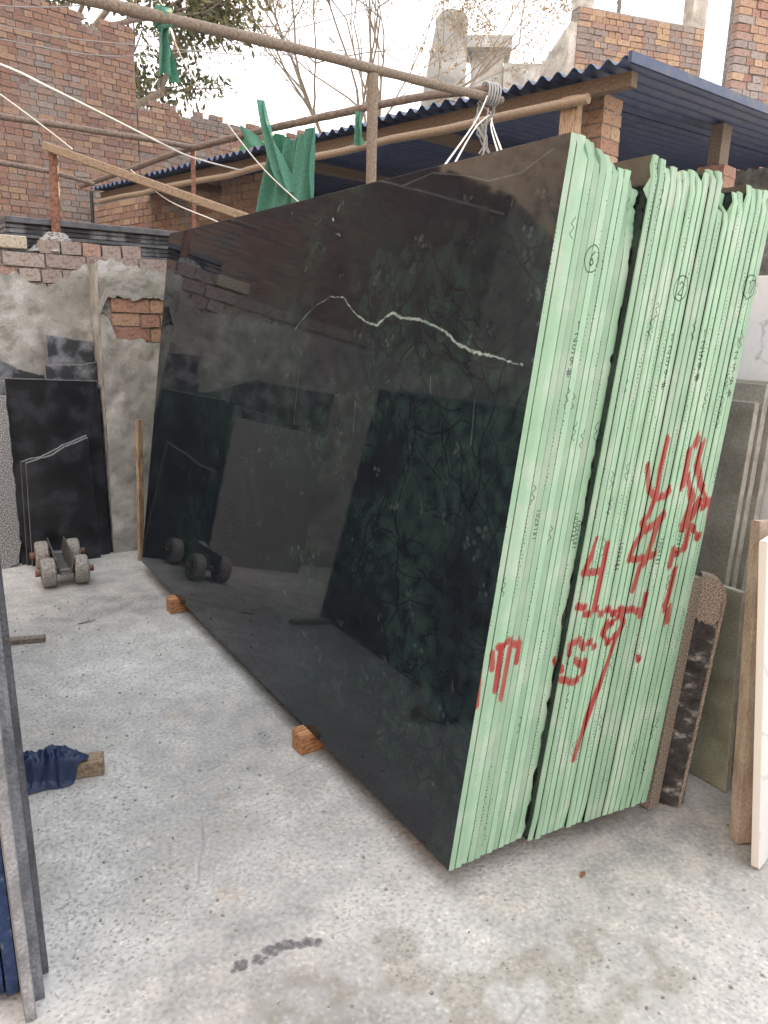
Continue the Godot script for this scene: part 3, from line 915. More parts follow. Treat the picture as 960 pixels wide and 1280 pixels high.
# ------------------------------------------------------------------ the marble stack
const RED_PAINT = [[[0.331,0.891],[0.32,0.842],[0.305,0.8]],[[0.302,0.798],[0.344,0.795],[0.376,0.796]],[[0.376,0.857],[0.375,0.795],[0.372,0.687]],[[0.303,0.702],[0.339,0.696]],[[0.344,0.676],[0.416,0.668],[0.5,0.656],[0.549,0.648]],[[0.556,0.697],[0.556,0.661],[0.548,0.636]],[[0.52,1.141],[0.516,1.095],[0.514,1.053],[0.521,0.987]],[[0.465,1.071],[0.488,1.004],[0.516,0.978],[0.555,0.986],[0.564,1.004]],[[0.516,0.975],[0.505,0.931],[0.487,0.91],[0.508,0.883],[0.542,0.913],[0.562,0.934]],[[0.562,0.934],[0.543,0.884],[0.527,0.794],[0.51,0.779],[0.501,0.714]],[[0.496,0.885],[0.473,0.84],[0.465,0.807],[0.524,0.804],[0.556,0.817]],[[0.61,1.112],[0.612,1.069],[0.612,1.012]],[[0.635,1.149],[0.627,1.126]],[[0.656,1.129],[0.65,1.076],[0.68,1.006],[0.714,0.969]],[[0.626,1.035],[0.662,0.969],[0.641,0.892]],[[0.688,0.956],[0.649,0.891]],[[0.776,0.971],[0.691,0.946],[0.673,0.908]],[[0.801,1.011],[0.783,0.947],[0.757,0.859]],[[0.803,0.935],[0.803,0.791]],[[0.74,0.961],[0.751,0.854]],[[0.656,0.89],[0.719,0.858]],[[0.671,0.869],[0.671,0.819],[0.627,0.82],[0.625,0.775]],[[0.65,0.766],[0.647,0.701],[0.64,0.651]],[[0.657,0.643],[0.662,0.601]],[[0.479,0.644],[0.434,0.63],[0.42,0.6],[0.444,0.577],[0.478,0.585],[0.49,0.619],[0.477,0.644]],[[0.474,0.586],[0.466,0.54],[0.455,0.488],[0.436,0.407]],[[0.436,0.407],[0.422,0.337],[0.412,0.278],[0.404,0.231]],[[0.401,0.574],[0.361,0.576],[0.339,0.604],[0.303,0.594],[0.306,0.567]],[[0.279,0.538],[0.291,0.521]],[[0.339,0.543],[0.376,0.517],[0.376,0.488],[0.348,0.476],[0.294,0.495]],[[0.04,0.607],[0.048,0.567]],[[0.056,0.625],[0.095,0.63],[0.124,0.625]],[[0.07,0.622],[0.074,0.506]],[[0.1,0.61],[0.098,0.472]],[[0.133,0.614],[0.133,0.565]],[[0.005,0.587],[0.015,0.471]],[[0.573,0.512],[0.578,0.504]]]
const VEIN = [[-2.715,1.402],[-2.645,1.447],[-2.559,1.49],[-2.462,1.517],[-2.369,1.516],[-2.291,1.468],[-2.205,1.438],[-2.127,1.424],[-2.085,1.45],[-2.043,1.464],[-1.995,1.45],[-1.908,1.447],[-1.824,1.432],[-1.759,1.414],[-1.701,1.385],[-1.627,1.367],[-1.576,1.361],[-1.526,1.356],[-1.464,1.347],[-1.419,1.342]]
const GLYPH = {"1": [[[0.3, 0.8], [0.5, 1], [0.5, 0]]], "2": [[[0.1, 0.8], [0.5, 1], [0.85, 0.75], [0.1, 0], [0.9, 0]]], "5": [[[0.9, 1], [0.2, 1], [0.2, 0.55], [0.7, 0.55], [0.85, 0.25], [0.5, 0], [0.1, 0.1]]], "9": [[[0.85, 0.6], [0.5, 0.45], [0.2, 0.7], [0.5, 1], [0.85, 0.8], [0.8, 0.3], [0.5, 0]]], "6": [[[0.8, 1], [0.3, 0.6], [0.2, 0.2], [0.5, 0], [0.8, 0.25], [0.5, 0.5], [0.25, 0.3]]], "0": [[[0.5, 1], [0.15, 0.6], [0.2, 0.2], [0.5, 0], [0.85, 0.4], [0.8, 0.8], [0.5, 1]]], "8": [[[0.5, 0.5], [0.2, 0.75], [0.5, 1], [0.8, 0.75], [0.5, 0.5], [0.15, 0.25], [0.5, 0], [0.85, 0.25], [0.5, 0.5]]], "X": [[[0.15, 0.1], [0.85, 0.9]], [[0.15, 0.9], [0.85, 0.1]]], "7": [[[0.1, 1], [0.9, 1], [0.4, 0]]], "#": [[[0.3, 0], [0.4, 1]], [[0.65, 0], [0.75, 1]], [[0.1, 0.35], [0.95, 0.4]], [[0.1, 0.65], [0.95, 0.7]]]}
func stroke(mask, w, h, pts, r, val):
	for i in pts.size() - 1:
		var a = Vector2(pts[i][0], pts[i][1])
		var b = Vector2(pts[i + 1][0], pts[i + 1][1])
		var n = maxi(1, int(a.distance_to(b) / maxf(1.0, r * 0.45)))
		for k in n + 1:
			var p = a.lerp(b, float(k) / n)
			stamp(mask, w, h, p.x, p.y, r, val)
func resin_texture():
	var w := 1024
	var h := 2048
	var sx = w / 0.84
	var sy = h / 2.0
	var red = PackedByteArray(); red.resize(w * h)
	var ink = PackedByteArray(); ink.resize(w * h)
	for s in RED_PAINT:
		var q = []
		for p in s: q.append([p[0] * sx, h - p[1] * sy])
		stroke(red, w, h, q, 16.5 if s[0][0] > 0.6 and s[0][1] > 0.6 else 14.0, 1.0)
	var glyph = func(ch, x, y, gw, gh, rot, r):
		for s in GLYPH[ch]:
			var q = []
			for p in s:
				var u = p[0] - 0.5
				var v = p[1] - 0.5
				var o = Vector2(u * gw, v * gh) if not rot else Vector2(v * gh, -u * gw)
				q.append([(x + o.x) * sx, h - (y + o.y) * sy])
			stroke(ink, w, h, q, r, 0.95)
	for c in [[0.151, 1.60, "6"], [0.46, 1.545, "2"], [0.711, 1.56, "1"]]:
		var q = []
		for i in 21: q.append([(c[0] + 0.024 * cos(i * TAU / 20)) * sx, h - (c[1] + 0.032 * sin(i * TAU / 20)) * sy])
		stroke(ink, w, h, q, 2.2, 0.9)
		glyph.call(c[2], c[0], c[1], 0.02, 0.034, false, 2.4)
		if c[2] == "1": glyph.call("7", c[0] + 0.012, c[1], 0.016, 0.034, false, 2.4)
	for c in [[0.145, 1.443, 0.139, 1.327], [0.463, 1.419, 0.465, 1.293], [0.578, 1.432, 0.582, 1.313], [0.712, 1.412, 0.721, 1.266]]:
		for i in 5:
			var u = i / 4.0
			glyph.call("1259#"[i], lerpf(c[0], c[2], u), lerpf(c[1], c[3], u), 0.015, 0.02, false, 1.9)
	for c in [[0.119, 0.98], [0.263, 0.955], [0.275, 0.935], [0.426, 0.86], [0.575, 0.86], [0.642, 0.875], [0.793, 0.91]]:
		for i in 7: glyph.call("102X181"[i], c[0], c[1] - i * 0.012, 0.010, 0.013, true, 1.5)
	# pinholes and drips along the joints
	for i in 120:
		var x = 0.016 + 0.0222 * rng.randi_range(0, 35) + rng.randf_range(-0.004, 0.004)
		var y = rng.randf_range(0.03, 1.75)
		var n = rng.randi_range(5, 26)
		for k in n:
			stamp(ink, w, h, (x + rng.randf_range(-0.003, 0.003)) * sx, h - (y + k * 0.010) * sy, rng.randf_range(1.8, 3.2), rng.randf_range(0.5, 1.0))
	for i in 40:
		var x = rng.randf_range(0.02, 0.80)
		var y = rng.randf_range(0.03, 1.8)
		var q = []
		for k in 7: q.append([(x + 0.006 * sin(k * 2.1 + i)) * sx, h - (y + k * 0.008) * sy])
		stroke(ink, w, h, q, 1.9, 0.8)
	var a = nb(201, 0.006, w, h, FastNoiseLite.TYPE_SIMPLEX_SMOOTH, 5, -1, 20.0)
	var b = nb(203, 0.15, w, h, FastNoiseLite.TYPE_SIMPLEX_SMOOTH, 3)
	var tone = []
	var slip = []
	var dose = []
	for i in 48:
		tone.append(rng.randf_range(0.80, 1.08))
		slip.append(rng.randi_range(-8, 8))
		dose.append(rng.randf_range(0.86, 1.0))
	var o = PackedByteArray(); o.resize(w * h * 3)
	var hg = PackedByteArray(); hg.resize(w * h)
	var lut = PackedByteArray()
	for i in 1024: lut.append(int(Color(i / 1023.0, 0, 0).linear_to_srgb().r * 255))
	for y in h:
		var weave = 1.0 if (y % 5) < 3 else 0.90
		for x in w:
			var i = y * w + x
			var va = a[i] / 255.0
			var vb = b[i] / 255.0
			var g = tone[clampi(int((x / sx - 0.016) / 0.0222) if x / sx < 0.29 else 12 + int((x / sx - 0.302) / 0.0221), 0, 47)] * (0.90 + 0.24 * (va - 0.5) + 0.14 * (vb - 0.5)) * lerpf(1.0, weave, clampf(va * 2.4 - 0.7, 0, 1))
			var dust = clampf((va - 0.52) * 4.0, 0, 1) * 0.5
			var cr = lerpf(0.37, 0.50, dust) * g
			var cg = lerpf(0.60, 0.60, dust) * g
			var cb = lerpf(0.42, 0.50, dust) * g
			var si = clampi(int((x / sx - 0.016) / 0.0222) if x / sx < 0.29 else 12 + int((x / sx - 0.302) / 0.0221), 0, 47)
			var rd = red[clampi(y + slip[si] + int((vb - 0.5) * 14.0), 0, h - 1) * w + x]
			if rd > 0:
				var q = clampf(rd / 255.0 * 1.1 + (vb - 0.5) * 0.9 * (1.0 if rd < 235 else 0.3), 0, 1) * minf(1.0, 0.85 + 0.3 * va) * dose[si]
				cr = lerpf(cr, 0.34, q); cg = lerpf(cg, 0.016, q); cb = lerpf(cb, 0.02, q)
			var k = ink[i] / 255.0
			if k > 0.0:
				cr = lerpf(cr, 0.02, k); cg = lerpf(cg, 0.035, k); cb = lerpf(cb, 0.028, k)
			o[i * 3] = lut[clampi(int(cr * 1023), 0, 1023)]
			o[i * 3 + 1] = lut[clampi(int(cg * 1023), 0, 1023)]
			o[i * 3 + 2] = lut[clampi(int(cb * 1023), 0, 1023)]
			hg[i] = clampi(int(90 + 60 * vb + 70 * va + (12 if weave > 0.95 else 0)), 0, 255)
	M.resin = sheet(timg(o, w, h), 0.42, normal_tex(hg, w, h, 2.5), 0.5)
func marble_texture():
	var w := 2048
	var h := 1152
	var x0 := -4.75
	var sx = w / 3.45
	var sy = h / 1.95
	var vein = PackedByteArray(); vein.resize(w * h)
	var q = []
	for p in VEIN: q.append([(p[0] - x0) * sx, h - p[1] * sy])
	# resample the vein with kinks
	var fine = []
	for i in q.size() - 1:
		for k in 6:
			var u = k / 6.0
			fine.append([lerpf(q[i][0], q[i + 1][0], u) + rng.randf_range(-1.0, 1.0), lerpf(q[i][1], q[i + 1][1], u) + rng.randf_range(-1.1, 1.1)])
	for i in fine.size() - 1:
		var u = float(i) / fine.size()
		var wd = 1.3 + 1.6 * exp(-pow((u - 0.48) * 6.0, 2)) + 1.6 * exp(-pow((u - 0.78) * 12.0, 2)) + rng.randf_range(-0.8, 1.0)
		stroke(vein, w, h, [fine[i], fine[i + 1]], wd, (0.95 if u > 0.15 else 0.5) * rng.randf_range(0.45, 1.0))
	for c in [[-2.513, 1.782, 4], [-2.506, 1.777, 3], [-2.458, 1.727, 3], [-2.446, 1.722, 2.5], [-2.475, 1.73, 2]]:
		stamp(vein, w, h, (c[0] - x0) * sx, h - c[1] * sy, c[2], 0.8)
	for c in [[-2.20, 1.181, 0.10], [-1.8, 1.29, 0.05], [-1.588, 1.245, 0.12], [-2.254, 0.986, 0.01], [-2.645, 1.25, 0.2], [-1.5, 0.5, 0.03]]:
		stroke(vein, w, h, [[(c[0] - x0) * sx, h - c[1] * sy], [(c[0] + 0.012 - x0) * sx, h - (c[1] - c[2]) * sy]], 1.4, 0.16)
	for i in 150:
		var fx0 = rng.randf_range(0.25, 1.0) * w
		var fy0 = rng.randf_range(0.03, 0.9) * h
		for k in rng.randi_range(2, 7): stamp(vein, w, h, fx0 + rng.randf_range(-12, 12), fy0 + rng.randf_range(-9, 9), rng.randf_range(2, 6), rng.randf_range(0.03, 0.11))
	for i in 45:
		var px = rng.randf_range(0.1, 0.98) * w
		var py = rng.randf_range(0.03, 0.97) * h
		var an = rng.randf_range(-0.4, 0.4) + (PI / 2)
		var ln = rng.randf_range(4, 40)
		stroke(vein, w, h, [[px, py], [px + cos(an) * ln, py + sin(an) * ln]], 1.3, rng.randf_range(0.04, 0.12))
	stroke(vein, w, h, [[(-2.094 - x0) * sx, h - 1.838 * sy], [(-1.931 - x0) * sx, h - 1.855 * sy], [(-1.776 - x0) * sx, h - 1.827 * sy], [(-1.668 - x0) * sx, h - 1.799 * sy], [(-1.546 - x0) * sx, h - 1.802 * sy], [(-1.445 - x0) * sx, h - 1.841 * sy]], 1.6, 0.13)
	# the net of dark seams, and a few pale green ones
	var seam = PackedByteArray(); seam.resize(w * h)
	var pale = PackedByteArray(); pale.resize(w * h)
	for i in 620:
		var p = Vector2(rng.randf_range(0.0, 1.0) * w, rng.randf_range(0.05, 1.0) * h)
		if rng.randf() < 0.5: p.x = lerpf(0.45, 1.0, rng.randf()) * w
		var an = rng.randf() * TAU
		var q2 = [[p.x, p.y]]
		for s in rng.randi_range(3, 11):
			an += rng.randf_range(-0.75, 0.75)
			p += Vector2(cos(an), sin(an)) * rng.randf_range(9, 42)
			q2.append([p.x, p.y])
		if i % 6 == 0: stroke(pale, w, h, q2, 1.3, rng.randf_range(0.3, 0.8))
		else: stroke(seam, w, h, q2, rng.randf_range(1.3, 3.4), rng.randf_range(0.6, 1.0))
	var a = nb(301, 0.0022, w, h, FastNoiseLite.TYPE_SIMPLEX_SMOOTH, 4, -1, 40.0)
	var c1 = nb(302, 0.015, w, h, FastNoiseLite.TYPE_CELLULAR, 1, FastNoiseLite.RETURN_DISTANCE2_SUB, 70.0)
	var c2 = nb(304, 0.04, w, h, FastNoiseLite.TYPE_CELLULAR, 1, FastNoiseLite.RETURN_DISTANCE2_SUB, 45.0)
	var b = nb(306, 0.02, w, h, FastNoiseLite.TYPE_SIMPLEX_SMOOTH, 5, -1, 30.0)
	var o = PackedByteArray(); o.resize(w * h * 3)
	var rg = PackedByteArray(); rg.resize(w * h)
	var lut = PackedByteArray()
	for i in 4096: lut.append(int(Color(i / 4095.0, 0, 0).linear_to_srgb().r * 255))
	for y in h:
		var fy = float(y) / h
		for x in w:
			var i = y * w + x
			var fx = float(x) / w
			var va = a[i] / 255.0
			var vb = b[i] / 255.0
			# how much of the green ground shows: patches, strongest low on the near half
			var gp = clampf((va - 0.36) * 2.6 + (fx - 0.55) * 1.1 - absf(fy - 0.55) * 1.1 + 0.25, 0, 1)
			var crack = clampf(minf(c1[i] / 18.0 + 0.25, c2[i] / 24.0 + 0.45), 0, 1) * (1.0 - 0.95 * seam[i] / 255.0)
			var g = gp * (crack * clampf((vb - 0.1) * 1.3, 0.2, 1.1) + 0.5 * pale[i] / 255.0)
			var cr = 0.0080 + 0.011 * g + 0.006 * vb
			var cg = 0.0110 + 0.030 * g + 0.006 * vb
			var cb = 0.0165 + 0.020 * g + 0.006 * vb
			var k = vein[i] / 255.0
			if k > 0.0:
				k *= 0.55 + 0.45 * vb
				cr = lerpf(cr, 0.40, k); cg = lerpf(cg, 0.52, k); cb = lerpf(cb, 0.47, k)
			o[i * 3] = lut[clampi(int(cr * 4095), 0, 4095)]
			o[i * 3 + 1] = lut[clampi(int(cg * 4095), 0, 4095)]
			o[i * 3 + 2] = lut[clampi(int(cb * 4095), 0, 4095)]
			rg[i] = clampi(int(7 + 16 * maxf(0.0, vb - 0.35) + 40 * k), 0, 255)
	M.marble = sheet(timg(o, w, h), 1.0)
	M.marble.metallic_specular = 0.4
	M.marble.roughness_texture = timg(rg, w, h, Image.FORMAT_L8)
	M.marble_plain = mat(lin(1, 1, 1), 0.1, ramp_tex(311, 0.01, 512, 512, [lin(0.008, 0.011, 0.011), lin(0.012, 0.018, 0.016), lin(0.02, 0.04, 0.03)], 0.15, 30.0), 1.0)
	M.raw_edge = mat(lin(1, 1, 1), 0.75, ramp_tex(313, 0.03, 512, 512, [lin(0.035, 0.045, 0.04), lin(0.08, 0.095, 0.085), lin(0.15, 0.18, 0.16)], 0.25), 3.0, M.bumpf, 1.0)

const ORD = ["", "second", "third", "fourth", "fifth", "sixth", "seventh", "eighth", "ninth", "tenth", "eleventh", "twelfth", "thirteenth", "fourteenth", "fifteenth", "sixteenth", "seventeenth", "eighteenth", "nineteenth", "twentieth", "twenty-first", "twenty-second"]
func marble_stack():
	resin_texture()
	marble_texture()
	var grp = "green edged marble slabs in the leaning stack"
	var xs = []
	for i in 12: xs.append(1.116 + i * 0.0222)
	for i in 20: xs.append(1.388 + i * 0.0223 + (0.005 if i > 1 else 0.0) + (0.003 if i > 11 else 0.0))
	# top height along the stack, measured up the slab from the timbers
	var tops = [[0.0, 1.868], [0.075, 1.872], [0.15, 1.835], [0.22, 1.80], [0.258, 1.765], [0.268, 1.852], [0.32, 1.83], [0.50, 1.842], [0.575, 1.80], [0.62, 1.815], [0.80, 1.815]]
	for i in xs.size():
		var second = i >= 12
		var j = i - 12 if second else i
		var xo = xs[i] - 1.10
		var th = 0.0204 + (rng.randf_range(-0.0006, 0.0002) if rng.randf() < 0.72 else -0.0020)
		var hh = curve(tops, xo - 0.016) + (rng.randf_range(-0.007, 0.007) if i > 0 else 0.0)
		var zn = (-1.39 - j * 0.0005) if not second else (-1.380 + j * 0.0024)
		if i > 0: zn += rng.randf_range(-0.0014, 0.0010)
		if second and j < 2: zn += 0.006
		var zf = -4.454 if i == 0 else -4.50 - minf(i, 9) * 0.022 + rng.randf_range(-0.03, 0.03)
		var lab
		if i == 0: lab = "foremost polished dark green marble slab with a long white vein"
		elif i == 11: lab = "rough backed green edged slab bordering the dark gap in the stack"
		elif i == 12: lab = "green edged slab just behind the dark gap, its face showing above"
		elif i == 31: lab = "rearmost green edged slab of the leaning marble stack"
		elif not second: lab = "%s green edged slab counting back from the big polished face" % ORD[i]
		else: lab = "%s green edged slab counting back from the dark gap" % ORD[j]
		var t = thing("marble_slab", lab, "stone slab", Vector3(xs[i], 0.08, 0), 0.0, grp)
		t.rotation = Vector3(0, 0, -LEAN)
		# near edge profile
		var f = FastNoiseLite.new()
		f.seed = 400 + i
		f.frequency = 5.0
		f.fractal_octaves = 4
		var cut = rng.randf_range(0.004, 0.022)
		var cb = rng.randf_range(0.02, 0.06)
		if i == 0: cut = 0.004; cb = 0.03
		if i in [2, 3, 4, 5]: cut = rng.randf_range(0.025, 0.06); cb = rng.randf_range(0.04, 0.075)
		if i in [10, 11]: cut = 0.025; cb = 0.18
		if i == 12: cut = 0.02; cb = 0.05
		if i in [23, 24]: cut = 0.09; cb = 0.09
		var n = 140 if i == 11 else 56
		var ne = []
		for k in n + 1:
			var y = hh * pow(k / float(n), 0.8)
			var z = zn + f.get_noise_1d(y) * (0.0008 if i > 0 else 0.0005)
			var u = clampf((y - hh + cb) / cb, 0, 1)
			z -= cut * pow(u, 1.2) * (0.75 + 0.9 * f.get_noise_1d(y * 7.0 + 300.0))
			if y < 0.05 and i > 0: z -= 0.004 * (1.0 - y / 0.05) * absf(f.get_noise_1d(50.0)) * 3.0
			ne.append(Vector2(z, y))
		var te = []
		for k in range(1, 26):
			var u = k / 26.0
			var z = lerpf(ne[n].x, zf, u)
			te.append(Vector2(z, hh + (f.get_noise_1d(20.0 + z) * 0.010 if i > 0 else 0.0015 * f.get_noise_1d(20.0 + z)) + (1.868 + 0.012 - hh if i == 0 else 0.02 * u) * u))
		var ht = te[-1].y
		var fe = []
		for k in 13:
			var y = ht * (1.0 - k / 12.0)
			fe.append(Vector2(zf + (f.get_noise_1d(70.0 + y) * 0.006 if i > 0 else 0.0), y))
		var poly = PackedVector2Array()
		poly.append_array(PackedVector2Array(ne))
		poly.append_array(PackedVector2Array(te))
		poly.append_array(PackedVector2Array(fe))
		var back = func(p): return th
		if i == 11: back = func(p): return th + 0.010 + 0.012 * f.get_noise_2d(p.x * 1.0, p.y * 1.0) + 0.014 * f.get_noise_2d(p.x * 2.2, p.y * 2.4) + 0.006 * f.get_noise_2d(p.x * 6, p.y * 6)
		var idx = Geometry2D.triangulate_polygon(poly)
		var mb = MB.new()
		var bk = MB.new()
		for k in range(0, idx.size(), 3):
			var p = [poly[idx[k]], poly[idx[k + 1]], poly[idx[k + 2]]]
			var a = []
			var b = []
			var uv = []
			for s in p:
				a.append(Vector3(0, s.y, s.x))
				b.append(Vector3(back.call(s), s.y, s.x))
				uv.append(Vector2((s.x + 4.75) / 3.45, 1.0 - s.y / 1.95))
			mb.tri(a[0], a[1], a[2], Vector3.LEFT, Vector3.LEFT, Vector3.LEFT, uv[0], uv[1], uv[2])
			bk.tri(b[0], b[1], b[2], Vector3.RIGHT, Vector3.RIGHT, Vector3.RIGHT)
		part("polished_face", mb, M.marble if i == 0 else M.marble_plain, t)
		# raw top, bottom and back
		for s in [te, [ne[0], fe[12]]]:
			for k in s.size() - 1:
				var p = s[k]
				var q = s[k + 1]
				bk.quad(Vector3(0, p.y, p.x), Vector3(0, q.y, q.x), Vector3(back.call(q), q.y, q.x), Vector3(back.call(p), p.y, p.x), Vector3.UP if s == te else Vector3.DOWN)
		part("stone_body", bk, M.raw_edge, t)
		# green resin on both ends: a skin with rounded arrises
		for side in 2:
			var rs = MB.new()
			var s = ne if side == 0 else fe
			var dz = 1.0 if side == 0 else -1.0
			for k in s.size() - 1:
				var p = s[k]
				var q = s[k + 1]
				var bp = back.call(p)
				var bq = back.call(q)
				var prof = [[0.0, 0.0, -0.5], [0.04, 0.0007, -0.05], [0.5, 0.0008, 0.0], [0.96, 0.0007, 0.05], [1.0, 0.0, 0.5]]
				for m in 4:
					var c0 = prof[m]
					var c1 = prof[m + 1]
					var n0 = Vector3(c0[2], 0, dz).normalized()
					var n1 = Vector3(c1[2], 0, dz).normalized()
					var pa = Vector3(bp * c0[0], p.y, p.x + dz * c0[1])
					var pb = Vector3(bp * c1[0], p.y, p.x + dz * c1[1])
					var qa = Vector3(bq * c0[0], q.y, q.x + dz * c0[1])
					var qb = Vector3(bq * c1[0], q.y, q.x + dz * c1[1])
					var va = Vector2((xo + pa.x) / 0.84, 1.0 - p.y / 2.0)
					var vb = Vector2((xo + pb.x) / 0.84, 1.0 - p.y / 2.0)
					var wa = Vector2((xo + qa.x) / 0.84, 1.0 - q.y / 2.0)
					var wb = Vector2((xo + qb.x) / 0.84, 1.0 - q.y / 2.0)
					rs.tri(pa, pb, qb, n0, n1, n1, va, vb, wb)
					rs.tri(pa, qb, qa, n0, n1, n0, va, wb, wa)
				if side == 0 and i > 0:      # the resin has run a little way round onto the face
					var wp = 0.0022 + 0.0012 * absf(f.get_noise_1d(90.0 + p.y)) + (0.03 if p.y > hh - 0.10 else 0.0) * absf(f.get_noise_1d(130.0 + p.y * 3.0))
					var wq = 0.0022 + 0.0012 * absf(f.get_noise_1d(90.0 + q.y)) + (0.03 if q.y > hh - 0.10 else 0.0) * absf(f.get_noise_1d(130.0 + q.y * 3.0))
					var ua = Vector2(xo / 0.84, 1.0 - p.y / 2.0)
					var ub = Vector2(xo / 0.84, 1.0 - q.y / 2.0)
					rs.quad(Vector3(-0.0004, p.y, p.x), Vector3(-0.0004, q.y, q.x), Vector3(-0.0004, q.y, q.x - wq), Vector3(-0.0004, p.y, p.x - wp), Vector3.LEFT, ua, ub, ub - Vector2(wq / 0.84, 0), ua - Vector2(wp / 0.84, 0))
			part("resin_edge", rs, M.resin, t)
		if i == 0:
			var ar = MB.new()
			for k in te.size() - 1:
				var p = te[k]
				var q = te[k + 1]
				ar.quad(Vector3(-0.0006, p.y - 0.0016, p.x), Vector3(-0.0006, q.y - 0.0016, q.x), Vector3(0.003, q.y + 0.0012, q.x), Vector3(0.003, p.y + 0.0012, p.x), Vector3(-1, 1, 0).normalized())
			part("pale_arris", ar, M.edge, t)
	# bearers under the stack
	var k = 0
	for z in [-2.265, -3.79]:
		var mb = MB.new()
		mb.cbox(Vector3(-0.5, 0, -0.036), Vector3(0.5, 0.079, 0.036), 0.004)
		solo("timber_bearer", mb, M.orange_wood, ["orange timber bearer under the marble stack nearer the camera", "orange timber bearer under the marble stack farther from the camera"][k], "timber", Vector3(1.572, 0, z), 0.05 if k == 0 else 0.02, "timber bearers under the marble stack")
		k += 1
	var mb = MB.new()
	mb.cbox(Vector3(-0.02, 0, -0.012), Vector3(0.02, 0.885, 0.012), 0.003)
	var pl = solo("wooden_batten", mb, M.woody, "upright brown wooden batten at the far end of the marble stack", "batten", Vector3(1.185, 0, -4.74))
	pl.rotation = Vector3(-0.05, 0.4, -0.075)

# ------------------------------------------------------------------ plain slabs: local x width, y height, z thickness
func slab(called, label, poly, th, face, edge, at, turn, lean, group = "", lean_z = 0.0):
	var t = thing(called, label, "stone slab", at, turn, group)
	t.rotation = Vector3(-lean, turn, lean_z)
	var pg = PackedVector2Array(poly)
	var idx = Geometry2D.triangulate_polygon(pg)
	var mb = MB.new()
	for k in range(0, idx.size(), 3):
		for s in 2:
			var p = []
			for m in 3: p.append(Vector3(pg[idx[k + m]].x, pg[idx[k + m]].y, 0.0 if s == 0 else -th))
			var nn = Vector3(0, 0, 1 if s == 0 else -1)
			mb.tri(p[0], p[1], p[2], nn, nn, nn)
	part("face", mb, face, t)
	mb = MB.new()
	var sd = MB.new()
	var ce = Vector2.ZERO
	for p in pg: ce += p / pg.size()
	for k in pg.size():
		var p = pg[k]
		var q = pg[(k + 1) % pg.size()]
		var nn = Vector2(q.y - p.y, p.x - q.x).normalized()
		if nn.dot((p + q) * 0.5 - ce) < 0: nn = -nn
		var c = 0.0016
		var n3 = Vector3(nn.x, nn.y, 0)
		var o = n3 * 0.0008
		mb.quad(Vector3(p.x, p.y, -c) + o, Vector3(q.x, q.y, -c) + o, Vector3(q.x, q.y, -th + 0.0005) + o, Vector3(p.x, p.y, -th + 0.0005) + o, n3)
		var w = 0.0038 if nn.y > 0.5 else 0.0014
		(mb if nn.y > 0.5 else sd).quad(Vector3(p.x, p.y, 0.0006) - n3 * w, Vector3(q.x, q.y, 0.0006) - n3 * w, Vector3(q.x, q.y, -c) + o, Vector3(p.x, p.y, -c) + o, (n3 + Vector3(0, 0, 1)).normalized())
	part("edge", mb, edge, t)
	part("arris", sd, M.slate_dark if face == M.black or face == M.black_dusty else edge, t)
	return t
func ragged(pts, sd, amp, step = 0.02):      # break a line of points into a chipped edge
	var f = FastNoiseLite.new()
	f.seed = sd
	f.frequency = 9.0
	f.fractal_octaves = 4
	var out = []
	for i in pts.size() - 1:
		var a = Vector2(pts[i][0], pts[i][1])
		var b = Vector2(pts[i + 1][0], pts[i + 1][1])
		var n = maxi(1, int(a.distance_to(b) / step))
		var s = (b - a).orthogonal().normalized()
		for k in n: out.append(a.lerp(b, float(k) / n) + s * f.get_noise_1d(a.distance_to(Vector2.ZERO) * 3 + k * step) * amp)
	out.append(Vector2(pts[-1][0], pts[-1][1]))
	return out
